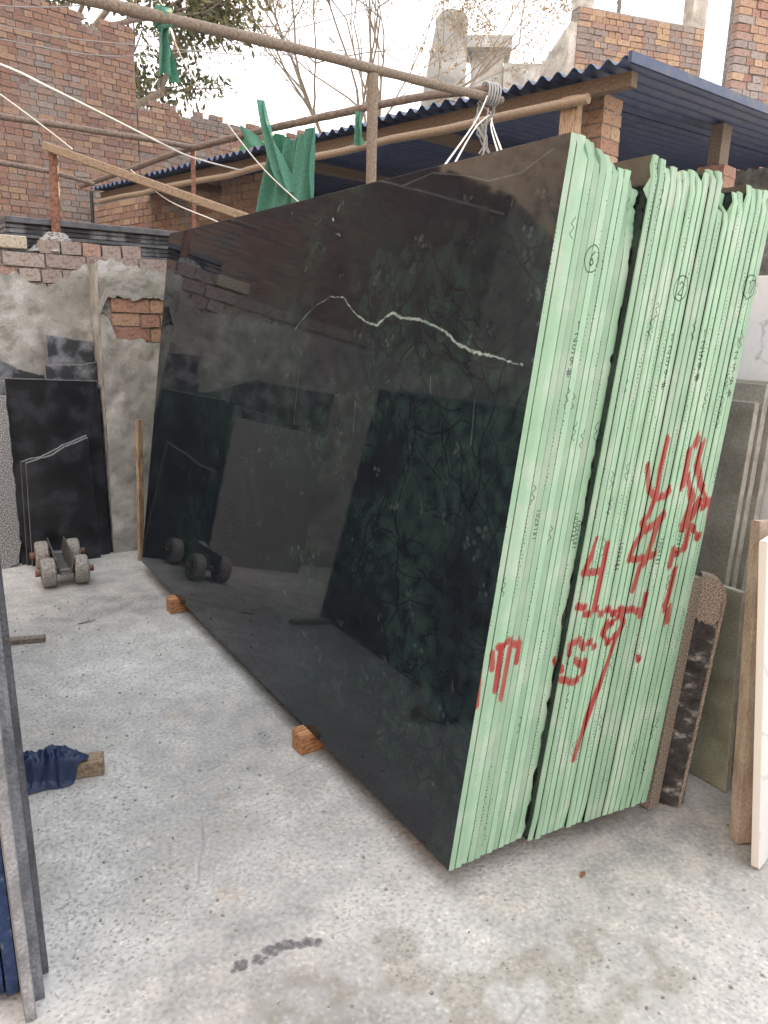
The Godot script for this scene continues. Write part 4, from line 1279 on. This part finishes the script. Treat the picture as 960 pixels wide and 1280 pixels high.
func wall_slabs():
	var g = "black slabs leaning on the plastered wall"
	var bot = func(x0, x1): return [Vector2(x1, 0), Vector2(x0, 0)]
	# rear pieces first
	slab("black_slab", "black slab with sloping broken top at the left behind the tall black one", ragged([[-0.3, 1.36], [0.38, 1.31], [0.52, 1.23], [0.62, 1.17], [0.76, 1.13]], 1, 0.008) + [Vector2(0.76, 0), Vector2(-0.3, 0)], 0.02, M.black_dusty, M.edge, Vector3(0, 0, -5.10), 0, 0.075, g)
	slab("black_slab", "dusty black slab, topmost piece against the plastered wall", ragged([[0.79, 1.375], [0.90, 1.365], [0.95, 1.35], [1.055, 1.345]], 2, 0.006) + [Vector2(1.055, 0), Vector2(0.79, 0)], 0.02, M.black_dusty, M.edge, Vector3(0, 0, -5.072), 0, 0.075, g)
	slab("black_slab", "dusty black slab second from the top, reaching nearest the pillar", ragged([[0.765, 1.195], [0.85, 1.20], [0.97, 1.20], [1.07, 1.215]], 3, 0.008) + [Vector2(1.07, 0), Vector2(0.765, 0)], 0.02, M.black_dusty, M.edge, Vector3(0, 0, -5.044), 0, 0.072, g)
	slab("black_slab", "black slab showing only a corner left of the tall black one", ragged([[-0.2, 1.06], [0.45, 1.10], [0.55, 1.115]], 4, 0.006) + [Vector2(0.55, 0), Vector2(-0.2, 0)], 0.02, M.black_dusty, M.edge, Vector3(0, 0, -5.016), 0, 0.07, g)
	slab("black_slab", "narrow black slab edge peeking out right of the tall black one", [Vector2(0.60, 1.07), Vector2(1.062, 1.06)] + ragged([[1.062, 1.05], [1.066, 0.0]], 5, 0.006) + [Vector2(0.60, 0)], 0.02, M.black, M.edge, Vector3(0, 0, -4.988), 0, 0.07, g)
	slab("black_slab", "tall clean black slab standing behind the broken one", [Vector2(0.525, 1.128), Vector2(1.04, 1.105)] + ragged([[1.04, 1.10], [1.045, 0.0]], 6, 0.004) + [Vector2(0.525, 0)], 0.022, M.black, M.edge, Vector3(0, 0, -4.958), 0, 0.07, g)
	slab("black_slab", "broken black slab edged by a pale slanting break, second one in", [Vector2(0.565, 0.632)] + ragged([[0.565, 0.636], [0.72, 0.675], [0.80, 0.72], [0.95, 0.775]], 8, 0.008) + [Vector2(0.972, 0), Vector2(0.55, 0)], 0.02, M.black, M.edge, Vector3(0, 0, -4.93), 0, 0.07, g)
	slab("black_slab", "foremost broken black slab with slanting top behind the dolly", ragged([[0.59, 0.632], [0.74, 0.672], [0.81, 0.715], [0.95, 0.765]], 7, 0.008) + [Vector2(0.975, 0), Vector2(0.575, 0)], 0.02, M.black, M.edge, Vector3(0, 0, -4.902), 0, 0.07, g)
	slab("granite_slab", "speckled light grey granite slab at the left edge beside the black slabs", [Vector2(-0.2, 1.03), Vector2(0.518, 1.028)] + ragged([[0.518, 1.02], [0.522, 0.15], [0.50, 0.02]], 9, 0.008) + [Vector2(0.44, 0.0), Vector2(-0.2, 0)], 0.022, M.granite, M.edge, Vector3(0, 0.0, -4.93), 0, 0.065)
	# flat slabs piled on the wall top
	var y := 1.868
	for i in 7:
		var mb = MB.new()
		var h = [0.03, 0.028, 0.03, 0.026, 0.03, 0.028, 0.04][i]
		var f = FastNoiseLite.new()
		f.seed = 600 + i
		f.frequency = 3.0
		mb.cbox(Vector3(-0.62 + f.get_noise_1d(1) * 0.02, 0, -0.55), Vector3(1.5 + f.get_noise_1d(5) * 0.06, h - 0.002, 0.05 + f.get_noise_1d(9) * 0.03 + (0.03 if i == 6 else 0.0)), 0.004)
		solo("flat_slab", mb, M.black_dusty if i % 3 else M.slate_dark, ["lowest", "second lowest", "third lowest", "middle", "third highest", "second highest", "topmost"][i] + " dark slab in the flat pile on the plastered wall", "stone slab", Vector3(1.27, y, -5.62), 0.05, "dark slabs piled flat on the wall")
		y += h
	var mb = MB.new()
	mb.cbox(Vector3(-0.19, 0, -0.1), Vector3(0.05, 0.075, 0.03), 0.006)
	solo("cream_block", mb, mat(lin(0.50, 0.46, 0.37), 0.9, M.brick_tex, 3.0, M.bump, 0.6), "cream stone block lying on the plastered wall top at the left", "stone block", Vector3(0.69, 1.873, -5.33))

func left_stack():
	var g = "slabs standing at the left edge of the picture"
	# seen end on: width runs away from the camera (local x), face to the yard
	for q in [["slate_slab", "pale grey slab edge nearest the camera at the left", 0.091, -1.536, 0.022, 1.45, M.slate_light, M.slate_light], ["slate_slab", "blue grey slab edge between the pale one and the dark one", 0.115, -1.585, 0.022, 1.40, M.slate, M.slate], ["slate_slab", "dark grey slab edge facing the open floor at the left", 0.139, -1.655, 0.017, 1.43, M.black, M.slate_dark], ["blue_slab", "blue painted slab edge next to the pale grey slab", 0.064, -1.605, 0.026, 1.38, M.blue_slab, M.blue_slab], ["blue_slab", "blue painted slab edge at the very left frame border", 0.034, -1.618, 0.027, 1.40, M.blue_slab, M.blue_slab]]:
		var ln = 2.25
		var poly = ragged([[0.0, 0.03], [0.002, 1.2]], int(q[2] * 1000), 0.0035, 0.015) + [Vector2(0.0, q[5]), Vector2(ln, q[5] - 0.02), Vector2(ln, 0), Vector2(0.03 if q[0] == "blue_slab" else 0.004, 0)]
		slab(q[0], q[1], poly, q[4], q[6], q[7], Vector3(q[2] + q[4], 0.0, q[3]), PI / 2, 0.02, g)

# ------------------------------------------------------------------ offcuts and slabs on the right
func right_slabs():
	var T = -PI / 2
	slab("granite_offcut", "speckled brown granite offcut leaning right behind the green slabs", [Vector2(0, 0), Vector2(0, 0.775), Vector2(-0.5, 0.775), Vector2(-0.5, 0)], 0.046, M.brown_granite, M.brown_granite, Vector3(1.905, 0.005, -1.372), T, 0.10)
	var poly = [Vector2(0, 0), Vector2(0.082, 0), Vector2(0.085, 0.70)]
	for i in 7: poly.append(Vector2(0.02 + 0.065 * cos(i * PI / 12), 0.70 + 0.075 * sin(i * PI / 12)))
	poly.append(Vector2(0, 0.775))
	var t = slab("granite_offcut", "brown granite offcut with rounded top and black stained face", poly, 0.05, M.brown_granite, M.brown_granite, Vector3(1.955, 0.004, -1.392), -0.83, 0.10, "", -0.085)
	var mb = MB.new()
	var f = FastNoiseLite.new()
	f.seed = 71
	f.frequency = 12.0
	mb.grid(8, 40, func(u, v): return Vector3(0.0015 + u * 0.071, 0.004 + v * (0.625 + 0.03 * f.get_noise_1d(u * 0.4)), 0.0026 + 0.001 * f.get_noise_2d(u, v * 8)))
	part("stained_face", mb, M.dark_mortar, t)
	mb = MB.new()
	mb.grid(10, 80, func(u, v): return Vector3(0.073 + 0.017 * sin(u * PI * 0.62) + 0.009 * f.get_noise_2d(u * 0.5, v * 2.2), 0.003 + v * 0.70, 0.0034 - u * 0.045 + 0.006 * f.get_noise_2d(9 + u * 0.4, v * 2.0) * u))
	part("chipped_edge", mb, M.broken_stone, t)
	slab("grey_slab", "short greenish grey slab resting on the floor behind the offcuts", [Vector2(0.06, 0), Vector2(-0.02, 0.675), Vector2(-1.5, 0.675), Vector2(-1.5, 0)], 0.025, M.kota_green, M.kota_edge, Vector3(2.215, 0.004, -1.37), T, 0.09)
	var k = 0
	for q in [[2.265, 1.285, -1.50, "front most of the tall grey slabs right of the green stack"], [2.292, 1.345, -1.49, "middle one of the tall grey slabs right of the green stack"], [2.319, 1.352, -1.47, "rearmost of the tall grey slabs right of the green stack"]]:
		slab("grey_slab", q[3], [Vector2(0.03, 0), Vector2(-0.01, q[1]), Vector2(-1.9, q[1]), Vector2(-1.9, 0)], 0.024, M.kota, M.kota_edge, Vector3(q[0], 0.004, q[2]), T, 0.095, "tall grey slabs on the right")
		k += 1
	slab("white_slab", "white veined marble slab standing tall behind the grey slabs", [Vector2(0.5, 0), Vector2(0.5, 1.70), Vector2(-1.2, 1.70), Vector2(-1.2, 0)], 0.02, M.white_marble, M.white_edge, Vector3(2.375, 0.004, -1.5), T, 0.10)
	slab("sandstone_plank", "tan sandstone plank leaning behind the white marble piece", [Vector2(0, 0.0), Vector2(0, 0.98), Vector2(0.24, 0.98), Vector2(0.24, 0.0)], 0.044, M.sandstone, M.sandstone, Vector3(2.004, 0.006, -1.123), -0.415, 0.12)
	slab("white_slab", "white veined marble piece leaning at the right frame edge", [Vector2(0, 0.012), Vector2(0.0, 0.965), Vector2(0.5, 0.99), Vector2(0.5, 0.0), Vector2(0.012, 0.0)], 0.02, M.white_marble, M.white_edge, Vector3(1.95, 0.003, -1.02), 0.25, 0.115)

# ------------------------------------------------------------------ poles, ropes and netting over the yard
func wobble(pts, n, amp, sd):
	var f = FastNoiseLite.new()
	f.seed = sd
	f.frequency = 1.3
	var out = []
	for i in pts.size() - 1:
		for k in n:
			var p = pts[i].lerp(pts[i + 1], float(k) / n)
			out.append(p + Vector3(f.get_noise_3dv(p), f.get_noise_3dv(p + Vector3(9, 0, 0)), f.get_noise_3dv(p + Vector3(0, 9, 0))) * amp)
	out.append(pts[-1])
	return out
func pole(called, label, pts, r0, r1, m, amp = 0.01, sides = 9):
	var w = wobble(pts, 6, amp, called.length() + int(r0 * 1000))
	var mb = MB.new()
	var rr = []
	for i in w.size(): rr.append(lerpf(r0, r1, float(i) / w.size()) * (1.0 + 0.06 * sin(i * 2.3)))
	mb.tube(w, rr, sides)
	return solo(called, mb, m, label, "pole")
func rope(called, label, pts, r, m, sag = 0.0):
	var w = []
	for i in pts.size() - 1:
		for k in 8: w.append(pts[i].cubic_interpolate(pts[i + 1], pts[maxi(i - 1, 0)], pts[mini(i + 2, pts.size() - 1)], k / 8.0))
	w.append(pts[-1])
	for i in w.size():
		var u = float(i) / (w.size() - 1)
		w[i].y -= sag * 4.0 * u * (1.0 - u)
	var mb = MB.new()
	mb.tube(w, r, 5)
	return solo(called, mb, m, label, "rope" if not called.begins_with("wire") else "wire")
func canopy():
	pole("bamboo_pole", "long weathered pole crossing the sky above the marble stack", [Vector3(0.367, 2.916, -4.141), Vector3(1.126, 2.918, -4.169), Vector3(2.496, 2.925, -4.218), Vector3(3.49, 2.918, -4.252)], 0.030, 0.026, M.grey_wood, 0.012)
	pole("bent_pole", "bent brown pole running along the blue roof edge", [Vector3(3.412, 2.97, -4.233), Vector3(3.105, 2.937, -4.482), Vector3(2.815, 2.883, -4.747), Vector3(2.582, 2.829, -5.034), Vector3(2.380, 2.790, -5.367), Vector3(2.238, 2.774, -5.757), Vector3(2.093, 2.773, -6.312), Vector3(1.898, 2.728, -7.102), Vector3(1.663, 2.688, -8.235)], 0.026, 0.024, M.brown_pole, 0.008)
	pole("upright_post", "upright grey post holding the long pole behind the marble stack", [Vector3(2.501, 0.0, -4.195), Vector3(2.497, 2.89, -4.214)], 0.034, 0.032, M.grey_wood, 0.006)
	pole("rusty_post", "reddish rusty post standing on the plastered wall", [Vector3(0.938, 1.85, -5.50), Vector3(0.958, 2.50, -5.50)], 0.030, 0.028, M.rust, 0.0)
	pole("thin_pole", "upper thin brown pole crossing in front of the tall brick wall", [Vector3(0.3, 2.72, -5.89), Vector3(0.736, 2.732, -5.974), Vector3(1.363, 2.758, -6.104), Vector3(2.10, 2.775, -6.26)], 0.024, 0.018, M.brown_pole, 0.008)
	pole("thin_pole", "lower thin brown pole crossing behind the rusty post", [Vector3(0.3, 2.47, -5.95), Vector3(0.719, 2.457, -6.021), Vector3(1.024, 2.453, -6.084), Vector3(1.33, 2.411, -6.146)], 0.018, 0.015, M.brown_pole, 0.006)
	pole("thin_post", "thin dark post below the bent pole in front of the shed wall", [Vector3(2.09, 0.0, -6.285), Vector3(2.118, 2.802, -6.291)], 0.018, 0.018, M.rust, 0.0)
	var mb = MB.new()
	var a = Vector3(0.955, 2.485, -5.46)
	var b = Vector3(1.923, 2.10, -4.70)
	var z = (a - b).normalized()
	var x = Vector3.UP.cross(z).normalized()
	mb.cbox(Vector3(-0.03, -0.026, -(a - b).length() - 0.4), Vector3(0.03, 0.026, 0.06), 0.006, Transform3D(Basis(x, z.cross(x), z), a))
	solo("timber_beam", mb, M.pale_wood, "rough squared timber sloping from the rusty post towards the stack", "timber")
	# ropes
	rope("white_rope", "white rope drooping from the upper left towards the green netting", [Vector3(0.05, 2.40, -3.25), Vector3(0.466, 2.442, -3.652), Vector3(0.702, 2.481, -4.023), Vector3(1.043, 2.504, -4.471), Vector3(1.482, 2.514, -4.987), Vector3(1.756, 2.504, -5.222), Vector3(2.191, 2.516, -5.492)], 0.006, M.white_rope)
	rope("white_rope", "white cord slanting from the long pole down behind the slab", [Vector3(1.262, 2.99, -4.18), Vector3(1.478, 2.819, -4.482), Vector3(1.728, 2.596, -4.562), Vector3(1.973, 2.363, -4.568), Vector3(2.25, 2.14, -4.50), Vector3(2.4, 2.0, -4.45)], 0.0042, M.white_rope)
	rope("white_rope", "short thin cord tied to the timber at the rusty post", [Vector3(0.3, 2.68, -4.5), Vector3(0.605, 2.602, -4.839), Vector3(0.838, 2.546, -5.128), Vector3(1.05, 2.487, -5.39)], 0.005, M.white_rope)
	rope("white_rope", "thin cord hanging below the sloping timber", [Vector3(1.332, 2.368, -5.13), Vector3(1.530, 2.199, -5.026), Vector3(1.714, 2.057, -4.664), Vector3(1.78, 1.98, -4.55)], 0.004, M.white_rope)
	rope("wire", "uppermost wire in front of the tall brick wall", [Vector3(0.7, 4.03, -8.1), Vector3(1.063, 4.036, -8.043), Vector3(1.435, 4.082, -7.970), Vector3(1.753, 4.149, -7.884), Vector3(2.203, 4.276, -7.726), Vector3(2.5, 4.4, -7.6)], 0.005, M.wire)
	rope("wire", "middle wire in front of the tall brick wall", [Vector3(0.7, 3.92, -8.1), Vector3(1.056, 3.894, -8.087), Vector3(1.559, 3.880, -8.010), Vector3(2.118, 3.896, -7.875), Vector3(3.2, 3.92, -7.5), Vector3(4.2, 4.1, -7.2)], 0.005, M.wire)
	rope("wire", "lowest wire in front of the tall brick wall", [Vector3(0.7, 3.80, -8.2), Vector3(1.051, 3.796, -8.116), Vector3(1.688, 3.778, -8.013), Vector3(2.154, 3.815, -7.890), Vector3(2.759, 3.932, -7.663), Vector3(3.222, 4.064, -7.436), Vector3(4.2, 4.4, -7.0)], 0.005, M.wire)
	# lashing at the end of the long pole and the cords from it
	var t = thing("rope_lashing", "grey rope lashing with loose ends at the right pole end", "rope", Vector3(3.39, 2.92, -4.245))
	for i in 5:
		mb = MB.new()
		var pts = []
		for k in 17: pts.append(Vector3(-0.05 + i * 0.022 + 0.004 * sin(k), 0.02 + 0.062 * cos(k * TAU / 16), 0.055 * sin(k * TAU / 16)))
		mb.tube(pts, 0.007, 5)
		part("turn", mb, M.grey_rope, t)
	for i in 6:
		mb = MB.new()
		var pts = []
		for k in 9: pts.append(Vector3(-0.06 + i * 0.02 + 0.035 * sin(k * 0.9 + i * 1.7), -0.03 - k * (0.025 + 0.012 * (i % 3)), -0.05 - 0.03 * sin(k * 0.7 + i)))
		mb.tube(pts, 0.006, 5)
		part("loose_end", mb, M.grey_rope, t)
	rope("tie_cord", "leftmost white tie cord running from the lashing to the slab top", [Vector3(3.369, 2.93, -4.25), Vector3(2.4, 2.43, -3.1), Vector3(1.40, 1.935, -1.965)], 0.0035, M.white_rope)
	rope("tie_cord", "second white tie cord running from the lashing to the slab top", [Vector3(3.394, 2.82, -4.25), Vector3(2.4, 2.40, -3.1), Vector3(1.42, 1.935, -1.944)], 0.0035, M.white_rope)
	rope("tie_cord", "third white tie cord, nearest the green resin edges", [Vector3(3.40, 2.80, -4.24), Vector3(2.4, 2.37, -2.97), Vector3(1.403, 1.93, -1.686)], 0.0035, M.white_rope)
	rope("tie_cord", "fourth white tie cord beside the one nearest the green edges", [Vector3(3.41, 2.80, -4.24), Vector3(2.4, 2.38, -2.99), Vector3(1.40, 1.93, -1.70)], 0.003, M.white_rope)
	rope("hanging_cord", "frayed grey cord hanging down from the lashing", [Vector3(3.38, 2.86, -4.25), Vector3(3.37, 2.6, -4.26), Vector3(3.35, 2.3, -4.27)], 0.006, M.grey_rope)
	# green netting
	t = thing("green_netting", "green shade netting hanging in folds from the bent pole", "netting", L(3.36, 2.15, -4.55), PHI)
	mb = MB.new()
	mb.grid(64, 30, func(u, v):
		var g = pow(v, 0.7)
		return Vector3(0.05 * sin(u * 21.0 + 1.2 * sin(v * 3.0)) * (0.35 + 0.65 * g) + 0.02 * sin(u * 47.0 + v * 5), 0.53 - v * 0.63 + (0.03 * sin(u * 7.0) + 0.06 * absf(u - 0.45)) * (1.0 - v), lerpf(lerpf(-0.17, 0.29, u), lerpf(-0.42, 0.30, u), g)))
	part("hanging_sheet", mb, M.green_net, t)
	mb = MB.new()
	mb.grid(12, 26, func(u, v):
		var w = 0.035 + 0.10 * sin(v * PI * 0.85)
		return Vector3(-0.045 + 0.03 * sin(u * 9.0 + v * 6.0), 0.80 - v * 0.62, -0.22 + 0.34 * pow(v, 1.3) + (u - 0.5) * w))
	part("twisted_tail", mb, M.green_net, t)
	t = thing("green_netting", "small triangular scrap of green netting left of the hanging one", "netting", L(3.36, 2.68, -5.0), PHI)
	mb = MB.new()
	mb.grid(10, 10, func(u, v): return Vector3(0.02 * sin(u * 8 + v * 3), lerpf(0.0, 0.19 * (1.0 - u), v), lerpf(-0.10, 0.24, u)))
	part("scrap", mb, M.green_net, t)
	t = thing("green_netting", "tiny pale strip of netting hanging beside the upright post", "netting", L(3.50, 2.62, -3.98), PHI)
	mb = MB.new()
	mb.grid(8, 14, func(u, v): return Vector3(0.02 * sin(u * 9 + v * 4), 0.17 - v * 0.20, (u - 0.5) * (0.04 + 0.05 * v) + 0.03 * v))
	part("strip", mb, M.green_net, t)
	t = thing("green_netting", "green netting strip knotted on the long pole at the top", "netting", Vector3(1.28, 2.74, -4.20), 0.3)
	mb = MB.new()
	mb.grid(10, 20, func(u, v): return Vector3((u - 0.5) * (0.05 + 0.05 * v) + 0.02 * v, 0.24 - v * 0.30 - 0.05 * absf(u - 0.3), 0.03 * sin(u * 11 + v * 3)))
	part("strip", mb, M.green_net, t)
	mb = MB.new()
	var pts = []
	for k in 13: pts.append(Vector3(0.03 * sin(k * 2.0), 0.18 + 0.045 * cos(k * TAU / 12), 0.045 * sin(k * TAU / 12)))
	mb.tube(pts, 0.014, 6)
	part("knot", mb, M.green_net, t)
	# grey rag round the foot of the rusty post
	mb = MB.new()
	var f = FastNoiseLite.new()
	f.seed = 88
	f.frequency = 9.0
	mb.grid(40, 18, func(u, v):
		var an = u * TAU
		var r = 0.035 + 0.075 * pow(v, 0.8) + 0.02 * sin(an * 7 + v * 3) * v + 0.03 * f.get_noise_2d(cos(an), sin(an) + v)
		return Vector3(cos(an) * r * 1.2 - 0.03 * v, 0.12 - v * 0.125 + 0.012 * f.get_noise_2d(u * 3, v * 3) * (1.0 - v), sin(an) * r + 0.06 * v), true)
	solo("grey_rag", mb, M.rag, "grey rag wrapped round the foot of the rusty post", "rag", Vector3(0.93, 1.872, -5.42))

# ------------------------------------------------------------------ things on the floor
func floor_things():
	# wheeled dolly
	var t = thing("slab_dolly", "four wheeled steel slab dolly with a V shaped trough", "dolly", Vector3(0.70, 0, -4.655), -0.06)
	t.scale = Vector3(0.94, 0.94, 0.98)
	for z in [-0.19, 0.19]:
		var mb = MB.new()
		mb.tube([Vector3(-0.145, 0.088, z), Vector3(0.145, 0.088, z)], 0.018, 10)
		part("axle", mb, M.steel, t)
		for s in [-1, 1]:
			var x = Transform3D(Basis.IDENTITY, Vector3(s * 0.092, 0.088, z))
			mb = MB.new()
			mb.lathe_x([[-0.038, 0.0], [-0.038, 0.050], [-0.040, 0.058], [-0.040, 0.076], [-0.032, 0.086], [0.0, 0.088], [0.032, 0.086], [0.040, 0.076], [0.040, 0.058], [0.038, 0.050], [0.038, 0.0]], 28, x)
			var w = part("wheel", mb, M.rubber, t)
			mb = MB.new()
			mb.lathe_x([[-0.043, 0.0], [-0.043, 0.042], [-0.0385, 0.046], [0.0385, 0.046], [0.043, 0.042], [0.043, 0.0]], 18, x)
			part("hub", mb, M.steel, w)
			mb = MB.new()
			mb.lathe_x([[-0.012, 0.0], [-0.012, 0.021], [0.012, 0.021], [0.012, 0.0]], 6, Transform3D(Basis.IDENTITY, Vector3(s * 0.152, 0.088, z)))
			part("axle_nut", mb, M.rust, w)
	for s in [-1, 1]:
		var mb = MB.new()
		var x = Transform3D(Basis(Vector3.FORWARD, s * 0.22), Vector3(s * 0.028, 0.085, 0))
		mb.cbox(Vector3(-0.004, 0.0, -0.25), Vector3(0.004, 0.10, 0.25), 0.002, x)
		part("trough_plate", mb, M.steel, t)
	var mb = MB.new()
	mb.cbox(Vector3(-0.03, 0.078, -0.24), Vector3(0.03, 0.086, 0.235), 0.002)
	part("trough_floor", mb, M.steel, t)
	# timbers poking out from under the left slabs
	mb = MB.new()
	mb.cbox(Vector3(0, 0, -0.035), Vector3(0.30, 0.055, 0.035), 0.004)
	solo("timber_block", mb, M.pale_wood, "short timber block on the floor half under the blue tarpaulin", "timber", Vector3(0.165, 0.0, -2.52), -0.22)
	mb = MB.new()
	mb.cbox(Vector3(0, 0, -0.022), Vector3(0.30, 0.025, 0.022), 0.003)
	solo("timber_strip", mb, M.grey_wood, "flat timber strip lying on the floor farther back at the left", "timber", Vector3(0.17, 0.0, -3.76), -0.24)
	var f = FastNoiseLite.new()
	f.seed = 5
	f.frequency = 4.5
	f.fractal_type = FastNoiseLite.FRACTAL_RIDGED
	f.fractal_octaves = 2
	mb = MB.new()
	mb.grid(90, 60, func(u, v):
		var p = Vector2(u - 0.5, v - 0.5)
		var an = p.angle()
		var rim = 0.46 + 0.03 * sin(an * 3.0 + 0.6) + 0.03 * sin(an * 7.0 + 1.0)
		var s = maxf(absf(p.x), absf(p.y)) * 2.0
		var q = p.normalized() * s * rim if p.length() > 0.001 else Vector2.ZERO
		var x = q.x * 0.30
		var z = q.y * 0.17 + 0.01
		var over = smoothstep(0.062, 0.040, absf(z - 0.002)) * 0.064
		var lift = (f.get_noise_2d(x * 3.0 + z * 1.5, z * 2.0 - x) * 0.5 + 0.5) * 0.045 * (1.0 - pow(s, 4))
		return Vector3(x, maxf(0.002, over + lift + 0.003), z), true)
	solo("blue_tarpaulin", mb, M.tarp, "crumpled dark blue tarpaulin lying over the timber block", "tarpaulin", Vector3(0.265, 0, -2.50), -0.22)
	mb = MB.new()
	mb.grid(8, 6, func(u, v): return Vector3((u - 0.5) * 0.035, 0.004 + 0.004 * sin(u * PI), (v - 0.5) * 0.014 * sin(u * PI)), true)
	solo("fallen_leaf", mb, M.leaf_litter, "dry reddish leaf on the floor before the green stack", "leaf", Vector3(1.497, 0, -1.263), 0.5)
	mb = MB.new()
	mb.tube([Vector3(0, 0.004, 0), Vector3(0.05, 0.008, 0.02), Vector3(0.09, 0.004, 0.015)], [0.003, 0.003, 0.001], 5)
	mb.tube([Vector3(0.05, 0.008, 0.02), Vector3(0.07, 0.014, -0.02)], [0.002, 0.001], 5)
	solo("dry_twig", mb, M.bark, "small dry twig on the floor near the flat timber strip", "twig", Vector3(0.63, 0, -3.82), 0.4)
	# loose grit on the floor
	mb = MB.new()
	for i in 900:
		var x = rng.randf_range(0.2, 3.4)
		var z = rng.randf_range(-4.2, -0.75)
		if x > 1.05 and z < -1.3: continue
		var s = rng.randf_range(0.0012, 0.004)
		var tr = Transform3D(Basis(Vector3(rng.randf_range(-1, 1), 1, rng.randf_range(-1, 1)).normalized(), rng.randf() * TAU), Vector3(x, s * 0.5, z))
		var p = []
		for b in 8: p.append(tr * (Vector3(s if b & 1 else -s, (s if b & 2 else -s) * 0.6, s if b & 4 else -s) * rng.randf_range(0.7, 1.2)))
		mb.hexa(p)
	var gr = MeshInstance3D.new()
	gr.name = "grit"
	gr.mesh = mb.mesh(M.broken_stone)
	add_child(gr)
	gr.set_meta("kind", "stuff")
	gr.set_meta("label", "loose stone grit scattered over the concrete floor")
	gr.set_meta("category", "grit")
